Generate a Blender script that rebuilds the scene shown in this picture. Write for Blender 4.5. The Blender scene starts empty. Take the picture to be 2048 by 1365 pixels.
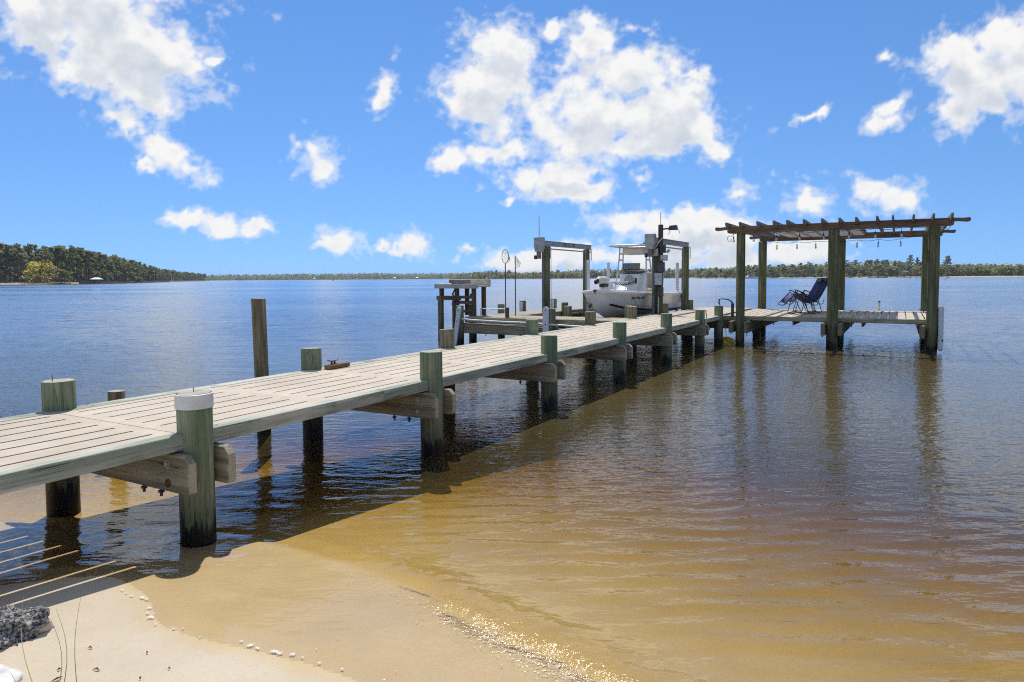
import bpy, bmesh, math, random
import numpy as np
from mathutils import Vector, Matrix, Euler

SC = bpy.context.scene
COL = SC.collection
R = math.radians
random.seed(7)

# ------------------------------------------------------------------ camera
CAM_H = 1.59
cam = bpy.data.cameras.new("camera")
cam.sensor_width = 36.0
cam.lens = 1370.0 / 2048.0 * 36.0
cam.shift_y = -48.9 / 2048.0
cam.clip_start = 0.05
cam.clip_end = 30000.0
camo = bpy.data.objects.new("camera", cam)
COL.objects.link(camo)
pitch, roll = R(3.2), R(0.36)
fw = Vector((0, math.cos(pitch), -math.sin(pitch)))
rt = Vector((1, 0, 0))
up = Vector((0, math.sin(pitch), math.cos(pitch)))
rt2 = rt * math.cos(roll) - up * math.sin(roll)
up2 = rt * math.sin(roll) + up * math.cos(roll)
M = Matrix((rt2, up2, -fw)).transposed().to_4x4()
M.translation = Vector((0, 0, CAM_H))
camo.matrix_world = M
SC.camera = camo

# ------------------------------------------------------------------ sky light and sun
SUN_EL, SUN_AZ = R(61.0), R(-12.0)          # azimuth from +Y, positive towards +X
wd = bpy.data.worlds.new("World")
SC.world = wd
wd.use_nodes = True
nt = wd.node_tree
nt.nodes.clear()
sky = nt.nodes.new("ShaderNodeTexSky")
sky.sky_type = 'NISHITA'
sky.sun_disc = False
sky.sun_elevation = SUN_EL
sky.sun_rotation = SUN_AZ
sky.altitude = 0.0
sky.air_density = 1.0
sky.dust_density = 0.0
sky.ozone_density = 3.5
hs = nt.nodes.new("ShaderNodeHueSaturation")
hs.inputs["Saturation"].default_value = 1.10
hs.inputs["Value"].default_value = 1.0
bg = nt.nodes.new("ShaderNodeBackground")
bg.inputs["Strength"].default_value = 0.139
wo = nt.nodes.new("ShaderNodeOutputWorld")
gen = nt.nodes.new("ShaderNodeTexCoord")
lift = nt.nodes.new("ShaderNodeVectorMath"); lift.operation = 'ADD'      # a clear, dry sky: little of the yellow horizon band
lift.inputs[1].default_value = (0, 0, 0.16)
nrm = nt.nodes.new("ShaderNodeVectorMath"); nrm.operation = 'NORMALIZE'
tint = nt.nodes.new("ShaderNodeMix"); tint.data_type = 'RGBA'; tint.blend_type = 'MULTIPLY'
tint.inputs[0].default_value = 1.0; tint.inputs[7].default_value = (0.86, 0.95, 1.06, 1)
nt.links.new(gen.outputs["Generated"], lift.inputs[0]); nt.links.new(lift.outputs[0], nrm.inputs[0])
nt.links.new(nrm.outputs[0], sky.inputs[0])
nt.links.new(sky.outputs[0], tint.inputs[6])
nt.links.new(tint.outputs[2], hs.inputs["Color"])
nt.links.new(hs.outputs[0], bg.inputs["Color"])
nt.links.new(bg.outputs[0], wo.inputs["Surface"])

sl = bpy.data.lights.new("sun", 'SUN')
sl.energy = 4.3
sl.angle = R(0.53)
sl.color = (1.0, 0.96, 0.9)
so = bpy.data.objects.new("sun", sl)
COL.objects.link(so)
sdir = Vector((math.sin(SUN_AZ) * math.cos(SUN_EL), math.cos(SUN_AZ) * math.cos(SUN_EL), math.sin(SUN_EL)))
so.rotation_euler = sdir.to_track_quat('Z', 'Y').to_euler()
so.location = (0, 0, 50)

SC.view_settings.view_transform = 'Standard'
SC.view_settings.look = 'None'
SC.view_settings.exposure = 0.0
SC.view_settings.gamma = 1.0
SC.view_settings.use_curve_mapping = False
SC.render.engine = 'CYCLES'
SC.cycles.use_denoising = False
SC.cycles.use_adaptive_sampling = True
SC.cycles.adaptive_threshold = 0.004
SC.cycles.filter_width = 1.1
SC.cycles.max_bounces = 8
SC.cycles.transparent_max_bounces = 24
SC.cycles.sample_clamp_indirect = 4.0
SC.cycles.sample_clamp_direct = 12.0
SC.cycles.caustics_reflective = False
SC.cycles.caustics_refractive = False

# ------------------------------------------------------------------ helpers
class MB:
    """collects boxes, bars, tubes and turned shapes into one mesh"""
    def __init__(self):
        self.v, self.f = [], []
    def add(self, vs, fs):
        n = len(self.v)
        self.v += [tuple(p) for p in vs]
        self.f += [tuple(i + n for i in f) for f in fs]
        return self
    def box(self, x0, x1, y0, y1, z0, z1):
        return self.add([(x0,y0,z0),(x1,y0,z0),(x1,y1,z0),(x0,y1,z0),(x0,y0,z1),(x1,y0,z1),(x1,y1,z1),(x0,y1,z1)],
                        [(0,3,2,1),(4,5,6,7),(0,1,5,4),(1,2,6,5),(2,3,7,6),(3,0,4,7)])
    def bar(self, p0, p1, w, h, upv=(0,0,1)):
        p0, p1 = Vector(p0), Vector(p1)
        d = (p1 - p0).normalized()
        s = d.cross(Vector(upv))
        if s.length < 1e-4: s = d.cross(Vector((1,0,0)))
        s.normalize(); t = s.cross(d)
        vs = []
        for p in (p0, p1):
            for a, b in ((-1,-1),(1,-1),(1,1),(-1,1)):
                vs.append(p + s*(a*w/2) + t*(b*h/2))
        return self.add(vs, [(3,2,1,0),(4,5,6,7),(0,1,5,4),(1,2,6,5),(2,3,7,6),(3,0,4,7)])
    def tube(self, pts, r, n=8, cap=True):
        pts = [Vector(p) for p in pts]
        rr = r if isinstance(r, (list, tuple)) else [r]*len(pts)
        vs, fs = [], []
        prev = None
        for i, p in enumerate(pts):
            d = (pts[min(i+1,len(pts)-1)] - pts[max(i-1,0)]).normalized()
            if prev is None:
                s = d.cross(Vector((0,0,1)))
                if s.length < 1e-3: s = d.cross(Vector((1,0,0)))
            else:
                s = prev - d*prev.dot(d)
            s.normalize(); prev = s
            t = d.cross(s)
            for k in range(n):
                a = 2*math.pi*k/n
                vs.append(p + (s*math.cos(a) + t*math.sin(a))*rr[i])
        for i in range(len(pts)-1):
            for k in range(n):
                a, b = i*n+k, i*n+(k+1)%n
                fs.append((a, b, b+n, a+n))
        if cap:
            fs.append(tuple(range(n-1,-1,-1)))
            m = (len(pts)-1)*n
            fs.append(tuple(range(m, m+n)))
        return self.add(vs, fs)
    def lathe(self, prof, n=14, c=(0,0,0), axis='z'):
        vs, fs = [], []
        for r, z in prof:
            for k in range(n):
                a = 2*math.pi*k/n
                x, y = r*math.cos(a), r*math.sin(a)
                q = (x,y,z) if axis=='z' else ((z,x,y) if axis=='x' else (y,z,x))
                vs.append((q[0]+c[0], q[1]+c[1], q[2]+c[2]))
        for i in range(len(prof)-1):
            for k in range(n):
                a, b = i*n+k, i*n+(k+1)%n
                fs.append((a,b,b+n,a+n))
        fs.append(tuple(range(n-1,-1,-1)))
        m = (len(prof)-1)*n
        fs.append(tuple(range(m,m+n)))
        return self.add(vs, fs)
    def prism(self, poly, a0, a1, plane='yz'):
        """polygon in a plane, extruded along the remaining axis from a0 to a1"""
        def q(p, a):
            if plane == 'yz': return (a, p[0], p[1])
            if plane == 'xz': return (p[0], a, p[1])
            return (p[0], p[1], a)
        n = len(poly)
        vs = [q(p,a0) for p in poly] + [q(p,a1) for p in poly]
        fs = [tuple(range(n-1,-1,-1)), tuple(range(n,2*n))]
        for i in range(n):
            j = (i+1)%n
            fs.append((i,j,j+n,i+n))
        return self.add(vs, fs)
    def mesh(self, name, mat=None, bevel=0.0, smooth=False, segs=1):
        me = bpy.data.meshes.new(name)
        me.from_pydata(self.v, [], self.f)
        bm = bmesh.new(); bm.from_mesh(me)
        bmesh.ops.recalc_face_normals(bm, faces=bm.faces)
        if bevel:
            es = [e for e in bm.edges if len(e.link_faces)==2 and e.calc_face_angle(0) > R(35)]
            bmesh.ops.bevel(bm, geom=es, offset=bevel, segments=segs, affect='EDGES', clamp_overlap=True, profile=0.5)
        if smooth:
            for f in bm.faces: f.smooth = True
            for e in bm.edges:
                if len(e.link_faces)==2 and e.calc_face_angle(0) > R(40): e.smooth = False
        bm.to_mesh(me); bm.free()
        if mat: me.materials.append(mat)
        return me
    def build(self, name, mat, parent=None, bevel=0.0, smooth=False, loc=(0,0,0), rot=(0,0,0), segs=1):
        return put(name, self.mesh(name, mat, bevel, smooth, segs), parent, loc, rot)

def put(name, me, parent=None, loc=(0,0,0), rot=(0,0,0), scale=(1,1,1)):
    o = bpy.data.objects.new(name, me)
    COL.objects.link(o)
    o.parent = parent
    o.location = loc; o.rotation_euler = rot; o.scale = scale
    return o
def tag(o, label=None, cat=None, group=None, kind=None):
    if label: o['label'] = label
    if cat: o['category'] = cat
    if group: o['group'] = group
    if kind: o['kind'] = kind
    return o
def thing(name, label, cat, loc=(0,0,0), rz=0.0, group=None):
    o = bpy.data.objects.new(name, None)
    COL.objects.link(o)
    o.empty_display_size = 0.2
    o.location = loc; o.rotation_euler = (0,0,rz)
    return tag(o, label, cat, group)
def copy_tree(o, parent=None):
    c = o.copy(); COL.objects.link(c); c.parent = parent
    for ch in list(o.children): copy_tree(ch, c)
    return c

# dock frame: x runs out along the walkway, y to its left, z up from the water
DOCK_A = Vector((-1.905, 4.065, 0.0))
DOCK_R = R(60.5)
def W(u, v, z=0.0):
    c, s = math.cos(DOCK_R), math.sin(DOCK_R)
    return Vector((DOCK_A.x + c*u - s*v, DOCK_A.y + s*u + c*v, z))

# ------------------------------------------------------------------ materials
def newmat(name):
    m = bpy.data.materials.new(name); m.use_nodes = True
    n = m.node_tree; n.nodes.clear()
    out = n.nodes.new("ShaderNodeOutputMaterial")
    return m, n, out
def N(n, t, **kw):
    x = n.nodes.new(t)
    for k, v in kw.items():
        if k.startswith('_'): setattr(x, k[1:], v)
        else: x.inputs[k.replace('__',' ')].default_value = v
    return x
def L(n, a, b): n.links.new(a, b)
def math_(n, op, a, b=None, c=None, clamp=False):
    x = n.nodes.new("ShaderNodeMath"); x.operation = op; x.use_clamp = clamp
    for i, q in enumerate((a,b,c)):
        if q is None: continue
        if isinstance(q, (int,float)): x.inputs[i].default_value = q
        else: n.links.new(q, x.inputs[i])
    return x.outputs[0]
def mixc(n, fac, a, b, mode='MIX'):
    x = n.nodes.new("ShaderNodeMix"); x.data_type = 'RGBA'; x.blend_type = mode
    for s, q in ((x.inputs[0],fac),(x.inputs[6],a),(x.inputs[7],b)):
        if isinstance(q, (int,float)): s.default_value = q
        elif isinstance(q, tuple): s.default_value = (q+(1,))[:4] if len(q)==3 else q
        else: n.links.new(q, s)
    return x.outputs[2]
def ramp(n, src, a, b, lo=0.0, hi=1.0, smooth=True):
    x = n.nodes.new("ShaderNodeMapRange")
    x.interpolation_type = 'SMOOTHSTEP' if smooth else 'LINEAR'
    x.inputs[1].default_value = a; x.inputs[2].default_value = b
    x.inputs[3].default_value = lo; x.inputs[4].default_value = hi
    n.links.new(src, x.inputs[0])
    return x.outputs[0]
def noise_(n, vec, scale, detail=3, rough=0.55, dist=0.0):
    x = n.nodes.new("ShaderNodeTexNoise")
    x.inputs["Scale"].default_value = scale; x.inputs["Detail"].default_value = detail
    x.inputs["Roughness"].default_value = rough; x.inputs["Distortion"].default_value = dist
    if vec is not None: n.links.new(vec, x.inputs["Vector"])
    return x
def coords(n, stretch=(1,1,1), rnd=True):
    tc = n.nodes.new("ShaderNodeTexCoord")
    mp = n.nodes.new("ShaderNodeMapping")
    mp.inputs["Scale"].default_value = stretch
    n.links.new(tc.outputs["Object"], mp.inputs["Vector"])
    if rnd:
        oi = n.nodes.new("ShaderNodeObjectInfo")
        v = n.nodes.new("ShaderNodeVectorMath"); v.operation = 'MULTIPLY_ADD'
        cb = n.nodes.new("ShaderNodeCombineXYZ")
        for i, k in enumerate((37.0, 91.0, 53.0)):
            n.links.new(math_(n, 'MULTIPLY', oi.outputs["Random"], k), cb.inputs[i])
        a = n.nodes.new("ShaderNodeVectorMath"); a.operation = 'ADD'
        n.links.new(mp.outputs[0], a.inputs[0]); n.links.new(cb.outputs[0], a.inputs[1])
        return tc, a.outputs[0]
    return tc, mp.outputs[0]
def plain(name, col, rough=0.6, metal=0.0, var=0.12, scale=6.0, bump=0.0, spec=0.5):
    m, n, out = newmat(name)
    tc, v = coords(n)
    ns = noise_(n, v, scale, 5, 0.6)
    dark = tuple(c*(1-var*1.6) for c in col); lite = tuple(min(1,c*(1+var)) for c in col)
    c = mixc(n, ramp(n, ns.outputs[0], 0.3, 0.7), dark, lite)
    p = N(n, "ShaderNodeBsdfPrincipled", Roughness=rough, Metallic=metal)
    p.inputs["Specular IOR Level"].default_value = spec
    L(n, c, p.inputs["Base Color"])
    if bump:
        b = N(n, "ShaderNodeBump", Strength=bump, Distance=0.01)
        L(n, ns.outputs[0], b.inputs["Height"]); L(n, b.outputs[0], p.inputs["Normal"])
    L(n, p.outputs[0], out.inputs[0])
    return m
def wood(name, axis, light, dark, green=(0.09,0.13,0.07), gamt=0.3, fine=1.0, rough=0.82, algae=False, top=None):
    """weathered lumber; the grain runs along the object's own axis"""
    m, n, out = newmat(name)
    st = [26.0*fine]*3; st['xyz'.index(axis)] = 1.1*fine
    tc, v = coords(n, tuple(st))
    st2 = [9.0]*3; st2['xyz'.index(axis)] = 0.8
    tc2, v2 = coords(n, tuple(st2))
    tc3, v3 = coords(n, (2.2,2.2,2.2))
    g1 = noise_(n, v, 1.0, 6, 0.65, 0.6)
    g2 = noise_(n, v2, 1.0, 4, 0.6, 0.3)
    g3 = noise_(n, v3, 1.0, 4, 0.6)
    c = mixc(n, ramp(n, g1.outputs[0], 0.32, 0.66), dark, light)
    c = mixc(n, math_(n, 'MULTIPLY', ramp(n, g2.outputs[0], 0.45, 0.68), 0.55), c, tuple(q*0.62 for q in dark))
    gm = math_(n, 'MULTIPLY', ramp(n, math_(n,'ADD', math_(n,'MULTIPLY',g3.outputs[0],0.6), math_(n,'MULTIPLY',g2.outputs[1] if False else g2.outputs[0],0.4)), 0.42, 0.6), gamt)
    c = mixc(n, gm, c, green)
    # checks: thin dark splits along the grain
    st4 = [34.0]*3; st4['xyz'.index(axis)] = 0.7
    tc4, v4 = coords(n, tuple(st4))
    g4 = noise_(n, v4, 1.0, 2, 0.5, 0.2)
    crack = math_(n, 'MULTIPLY', ramp(n, math_(n,'ABSOLUTE', math_(n,'SUBTRACT', g4.outputs[0], 0.5)), 0.006, 0.022, 1.0, 0.0), ramp(n, g3.outputs[0], 0.45, 0.62))
    c = mixc(n, math_(n,'MULTIPLY',crack,0.75), c, (0.02,0.017,0.012))
    # knots
    st5 = [3.2]*3; st5['xyz'.index(axis)] = 1.6
    tc5, v5 = coords(n, tuple(st5))
    vo = n.nodes.new("ShaderNodeTexVoronoi"); vo.inputs["Scale"].default_value = 1.0
    L(n, v5, vo.inputs["Vector"])
    kn = ramp(n, vo.outputs["Distance"], 0.03, 0.085, 0.75, 0.0)
    c = mixc(n, kn, c, tuple(q*0.55 for q in dark))
    # end grain: growth rings on faces square to the grain
    sn = n.nodes.new("ShaderNodeSeparateXYZ"); L(n, tc.outputs["Normal"], sn.inputs[0])
    so_ = n.nodes.new("ShaderNodeSeparateXYZ"); L(n, tc.outputs["Object"], so_.inputs[0])
    others = [i for i in range(3) if 'xyz'[i] != axis]
    offs = {'x':(0.0,0.44),'y':(0.0,0.44),'z':(0.012,-0.01)}[axis]
    dx_ = math_(n,'SUBTRACT', so_.outputs[others[0]], offs[0]); dy_ = math_(n,'SUBTRACT', so_.outputs[others[1]], offs[1])
    rr_ = math_(n,'SQRT', math_(n,'ADD', math_(n,'MULTIPLY',dx_,dx_), math_(n,'MULTIPLY',dy_,dy_)))
    rings = math_(n,'SINE', math_(n,'ADD', math_(n,'MULTIPLY', rr_, 560.0), math_(n,'MULTIPLY', g3.outputs[0], 9.0)))
    endf = ramp(n, math_(n,'ABSOLUTE', sn.outputs['xyz'.index(axis)]), 0.85, 0.95)
    c = mixc(n, math_(n,'MULTIPLY', endf, 0.9), c, mixc(n, ramp(n, rings, -0.6, 0.8), tuple(q*0.62 for q in light), tuple(min(1,q*1.08) for q in light)))
    rgh = rough
    geo = n.nodes.new("ShaderNodeNewGeometry")
    if top:
        sx = n.nodes.new("ShaderNodeSeparateXYZ"); L(n, geo.outputs["True Normal"], sx.inputs[0])
        ring = noise_(n, v3, 9.0, 4, 0.6)
        c = mixc(n, ramp(n, sx.outputs[2], 0.75, 0.85), c, mixc(n, ramp(n, ring.outputs[0],0.35,0.65), tuple(q*0.7 for q in top), top))
    pr = N(n, "ShaderNodeBsdfPrincipled", Roughness=rgh)
    pr.inputs["Specular IOR Level"].default_value = 0.25
    if algae:
        sp = n.nodes.new("ShaderNodeSeparateXYZ"); L(n, geo.outputs["Position"], sp.inputs[0])
        edge = math_(n, 'ADD', sp.outputs[2], math_(n,'MULTIPLY', math_(n,'SUBTRACT', g1.outputs[0], 0.5), -0.36))
        edge = math_(n, 'ADD', edge, math_(n,'MULTIPLY', math_(n,'SUBTRACT', g2.outputs[0], 0.5), -0.45))
        damp = ramp(n, edge, 0.16, 0.5, 0.5, 0.0)
        c = mixc(n, damp, c, (0.035,0.03,0.014))
        blk = ramp(n, edge, 0.13, 0.19, 1.0, 0.0)
        c = mixc(n, blk, c, (0.009,0.008,0.006))
        L(n, ramp(n, edge, 0.13, 0.2, 0.35, rough), pr.inputs["Roughness"])
    L(n, c, pr.inputs["Base Color"])
    b = N(n, "ShaderNodeBump", Strength=0.5, Distance=0.006)
    L(n, math_(n,'SUBTRACT', g1.outputs[0], math_(n,'MULTIPLY',crack,0.8)), b.inputs["Height"])
    L(n, b.outputs[0], pr.inputs["Normal"])
    L(n, pr.outputs[0], out.inputs[0])
    return m

PILE = wood("pile_wood", 'z', (0.36,0.36,0.235), (0.12,0.13,0.075), green=(0.14,0.225,0.12), gamt=0.65, algae=True, top=(0.46,0.43,0.33))
PILE_BROWN = wood("pile_wood_brown", 'z', (0.38,0.32,0.20), (0.125,0.10,0.06), green=(0.12,0.17,0.085), gamt=0.4, algae=True, top=(0.42,0.39,0.31))
POST = wood("post_wood", 'z', (0.25,0.245,0.12), (0.08,0.08,0.042), green=(0.09,0.15,0.075), gamt=0.42, algae=True, top=(0.35,0.32,0.25))
EDGE = wood("edge_board_wood", 'x', (0.60,0.58,0.48), (0.33,0.33,0.26), green=(0.20,0.28,0.19), gamt=0.4)
EDGE_Y = wood("edge_board_wood_cross", 'y', (0.55,0.50,0.36), (0.28,0.25,0.15), green=(0.26,0.26,0.10), gamt=0.4)
BEAM_Y = wood("beam_wood_cross", 'y', (0.50,0.44,0.31), (0.24,0.205,0.135), green=(0.19,0.20,0.125), gamt=0.3)
BEAM_X = wood("beam_wood_long", 'x', (0.30,0.25,0.17), (0.13,0.105,0.07), green=(0.13,0.15,0.09), gamt=0.3)
CEDAR_Y = wood("pergola_beam_wood", 'y', (0.30,0.205,0.145), (0.13,0.085,0.06), green=(0.16,0.13,0.06), gamt=0.25)
CEDAR_X = wood("rafter_wood", 'x', (0.34,0.30,0.27), (0.16,0.14,0.125), green=(0.2,0.17,0.13), gamt=0.3)
PLANK_X = wood("plank_wood", 'x', (0.55,0.47,0.35), (0.30,0.25,0.18), green=(0.35,0.33,0.26), gamt=0.3)
PLANK_Y = wood("plank_wood_cross", 'y', (0.55,0.47,0.35), (0.30,0.25,0.18), green=(0.35,0.33,0.26), gamt=0.3)
LUMBER = wood("table_lumber", 'z', (0.17,0.12,0.085), (0.07,0.05,0.035), green=(0.1,0.09,0.06), gamt=0.3)
LUMBER_Y = wood("table_lumber_cross", 'y', (0.20,0.14,0.10), (0.09,0.065,0.045), green=(0.1,0.09,0.06), gamt=0.3)
ORANGE = wood("cleat_block_wood", 'x', (0.40,0.23,0.10), (0.20,0.11,0.05), green=(0.2,0.13,0.07), gamt=0.2)

def deck_mat():
    m, n, out = newmat("deck_panel_composite")
    tc, v = coords(n, (1,1,1))
    a = noise_(n, v, 2.0, 5, 0.65); b2 = noise_(n, v, 55.0, 3, 0.6)
    st = coords(n, (3,60,60))[1]; g = noise_(n, st, 1.0, 3, 0.6)
    c = mixc(n, ramp(n, a.outputs[0], 0.3, 0.7), (0.48,0.405,0.305), (0.60,0.515,0.395))
    c = mixc(n, math_(n,'MULTIPLY',ramp(n, g.outputs[0], 0.4, 0.7),0.35), c, (0.37,0.315,0.24))
    c = mixc(n, math_(n,'MULTIPLY',ramp(n, b2.outputs[0], 0.58, 0.72),0.4), c, (0.3,0.26,0.2))
    p = N(n, "ShaderNodeBsdfPrincipled", Roughness=0.75)
    p.inputs["Specular IOR Level"].default_value = 0.3
    L(n, c, p.inputs["Base Color"])
    bp = N(n, "ShaderNodeBump", Strength=0.3, Distance=0.003)
    L(n, g.outputs[0], bp.inputs["Height"]); L(n, bp.outputs[0], p.inputs["Normal"])
    L(n, p.outputs[0], out.inputs[0])
    return m
DECK = deck_mat()
WHITE_PAINT = plain("white_paint", (0.72,0.71,0.68), 0.55, var=0.08, scale=9)
GALV = plain("galvanised_steel", (0.45,0.45,0.44), 0.45, 0.85, 0.2, 18)
RUST = plain("rusty_steel", (0.22,0.10,0.05), 0.75, 0.3, 0.35, 30)
ALU = plain("aluminium", (0.70,0.72,0.74), 0.42, 0.35, 0.1, 8)
ALU_DULL = plain("dull_aluminium", (0.40,0.41,0.42), 0.6, 0.35, 0.14, 7)
BLACK = plain("black_plastic", (0.018,0.018,0.02), 0.45, var=0.3)
DARKGREY = plain("dark_grey", (0.06,0.06,0.062), 0.55, var=0.3)
GEL = plain("white_gelcoat", (0.74,0.73,0.70), 0.22, var=0.04, scale=2)
GEL_IN = plain("cream_gelcoat", (0.66,0.62,0.55), 0.4, var=0.06, scale=3)
VINYL = plain("white_vinyl", (0.70,0.74,0.80), 0.5, var=0.05, scale=5)
PVC = plain("white_pvc", (0.72,0.73,0.72), 0.4, var=0.08, scale=6)
ROPE = plain("rope_fibre", (0.5,0.46,0.38), 0.9, var=0.25, scale=60)
NAVY = plain("navy_mesh_fabric", (0.03,0.036,0.12), 0.75, var=0.2, scale=40)
FRAME = plain("dark_tube", (0.02,0.022,0.028), 0.4, 0.3, 0.2)
YELLOW = plain("weathered_yellow", (0.72,0.50,0.07), 0.6, var=0.35, scale=14)
CREAM = plain("cream_plastic", (0.66,0.58,0.38), 0.5, var=0.1)
# ------------------------------------------------------------------ numeric helpers for the terrain and the sky
def _hash(ix, iy, seed):
    h = (ix.astype(np.int64)*374761393 + iy.astype(np.int64)*668265263 + seed*974711) & 0x7fffffff
    h = ((h ^ (h >> 13)) * 1274126177) & 0x7fffffff
    return ((h ^ (h >> 16)) & 0xffff) / 65535.0
def vnoise(x, y, seed=0):
    ix, iy = np.floor(x), np.floor(y)
    fx, fy = x-ix, y-iy
    ix = ix.astype(np.int64); iy = iy.astype(np.int64)
    def grad(jx, jy):
        a = _hash(jx, jy, seed)*2*np.pi
        return np.cos(a), np.sin(a)
    def dot(jx, jy, dx, dy):
        gx, gy = grad(jx, jy); return gx*dx + gy*dy
    ux = fx*fx*fx*(fx*(fx*6-15)+10); uy = fy*fy*fy*(fy*(fy*6-15)+10)
    a = dot(ix,iy,fx,fy); b = dot(ix+1,iy,fx-1,fy); c = dot(ix,iy+1,fx,fy-1); d = dot(ix+1,iy+1,fx-1,fy-1)
    return 1.5*((a*(1-ux)+b*ux)*(1-uy) + (c*(1-ux)+d*ux)*uy)
def fbm(x, y, octs=5, gain=0.5, seed=0):
    s = np.zeros_like(x); amp = 1.0
    for o in range(octs):
        s += amp*vnoise(x, y, seed+o*17); x = x*2.03+11.3; y = y*2.03-7.7; amp *= gain
    return s
def sstep(x, a, b):
    t = np.clip((x-a)/(b-a), 0, 1); return t*t*(3-2*t)
def polydist(X, Y, P):
    """signed distance to a polyline; positive on its left"""
    best = np.full(X.shape, 1e9); sgn = np.ones(X.shape)
    for (x0,y0),(x1,y1) in zip(P[:-1], P[1:]):
        dx, dy = x1-x0, y1-y0
        t = np.clip(((X-x0)*dx+(Y-y0)*dy)/(dx*dx+dy*dy), 0, 1)
        qx, qy = X-x0-t*dx, Y-y0-t*dy
        d = np.hypot(qx, qy)
        s = np.sign(dx*qy - dy*qx)
        m = d < best - 1e-9
        best = np.where(m, d, best); sgn = np.where(m, np.where(s==0,1,s), sgn)
    return best*sgn
def smooth_poly(P, it=2):
    for _ in range(it):
        Q = [P[0]]
        for a, b in zip(P[:-1], P[1:]):
            Q += [(a[0]*.75+b[0]*.25, a[1]*.75+b[1]*.25), (a[0]*.25+b[0]*.75, a[1]*.25+b[1]*.75)]
        P = Q + [P[-1]]
    return P
def axis_pts(fine0, fine1, step, lo, hi, growth=1.07):
    a = list(np.arange(fine0, fine1+step*0.5, step))
    s, x = step, a[-1]
    while x < hi: s *= growth; x += s; a.append(x)
    s, x = step, a[0]; b = []
    while x > lo: s *= growth; x -= s; b.append(x)
    return np.array(b[::-1]+a)
def grid_mesh(name, xs, ys, Z, mat, attrs=None):
    nx, ny = len(xs), len(ys)
    X, Y = np.meshgrid(xs, ys)
    co = np.stack([X, Y, Z], -1).reshape(-1,3).astype(np.float32)
    i = np.arange(nx*ny).reshape(ny, nx)
    q = np.stack([i[:-1,:-1], i[:-1,1:], i[1:,1:], i[1:,:-1]], -1).reshape(-1)
    nf = len(q)//4
    me = bpy.data.meshes.new(name)
    me.vertices.add(len(co)); me.vertices.foreach_set("co", co.ravel())
    me.loops.add(len(q)); me.loops.foreach_set("vertex_index", q.astype(np.int32))
    me.polygons.add(nf)
    me.polygons.foreach_set("loop_start", np.arange(0, nf*4, 4, dtype=np.int32))
    me.polygons.foreach_set("use_smooth", np.ones(nf, dtype=bool))
    me.update(calc_edges=True)
    for k, v in (attrs or {}).items():
        at = me.attributes.new(k, 'FLOAT', 'POINT'); at.data.foreach_set("value", v.reshape(-1).astype(np.float32))
    if mat: me.materials.append(mat)
    return me

# wash edge (top of the thin sheet of water) and the crest of the little wave
EDGE_P = smooth_poly([(-400,-120),(-60,-6),(-15,2.4),(-6,3.3),(-3.4,3.42),(-2.79,3.31),(-2.6,3.39),(-2.35,3.47),(-2.1,3.5),(-1.92,3.36),(-1.79,3.25),(-1.68,3.09),
          (-1.60,2.97),(-1.35,2.85),(-1.17,2.79),(-.93,2.70),(-.64,2.57),(0.1,2.05),(1.0,1.35),(4,-1.2),(20,-16),(400,-300)], 2)
CREST_P = smooth_poly([(-400,-110),(-60,0),(-15,4.2),(-6,4.6),(-3.0,4.45),(-1.8,4.16),(-1.52,4.08),(-.94,3.74),(-.47,3.37),(-.16,3.07),(.11,2.81),(.34,2.61),(1.1,1.9),(4.2,-.6),(21,-15),(410,-295)], 2)
def shore_fields(X, Y):
    return polydist(X, Y, EDGE_P), polydist(X, Y, CREST_P)
def bed_height(X, Y, dE, dR):
    w = np.maximum(dE - dR, 0.2)                 # width of the swash here
    t = dE/w
    land = 0.050 + np.where(dE<0, -dE*0.085, 0)
    land = np.minimum(land, 0.05+0.5*(1-np.exp(-np.maximum(-dE,0)/6)) )
    swash = 0.050 - 0.052*np.clip(t,0,1)
    d = np.maximum(dR, 0)
    off = -0.002 - 0.042*sstep(d, -0.02, 0.16) - 0.052*d - 0.009*d*d
    off = np.maximum(off, -0.62 - 0.10*(1-np.exp(-d/14)))
    z = np.where(dE<0, land, np.where(dR<0, swash, off))
    z += 0.006*fbm(X*1.3, Y*1.3, 3, seed=5)*sstep(-dE, 0.0, 1.0)
    z += 0.10*sstep(-dE, 0.35, 2.0)*np.clip(fbm(X*0.5+3, Y*0.5, 2, seed=9),-.3,1)
    return z

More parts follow.
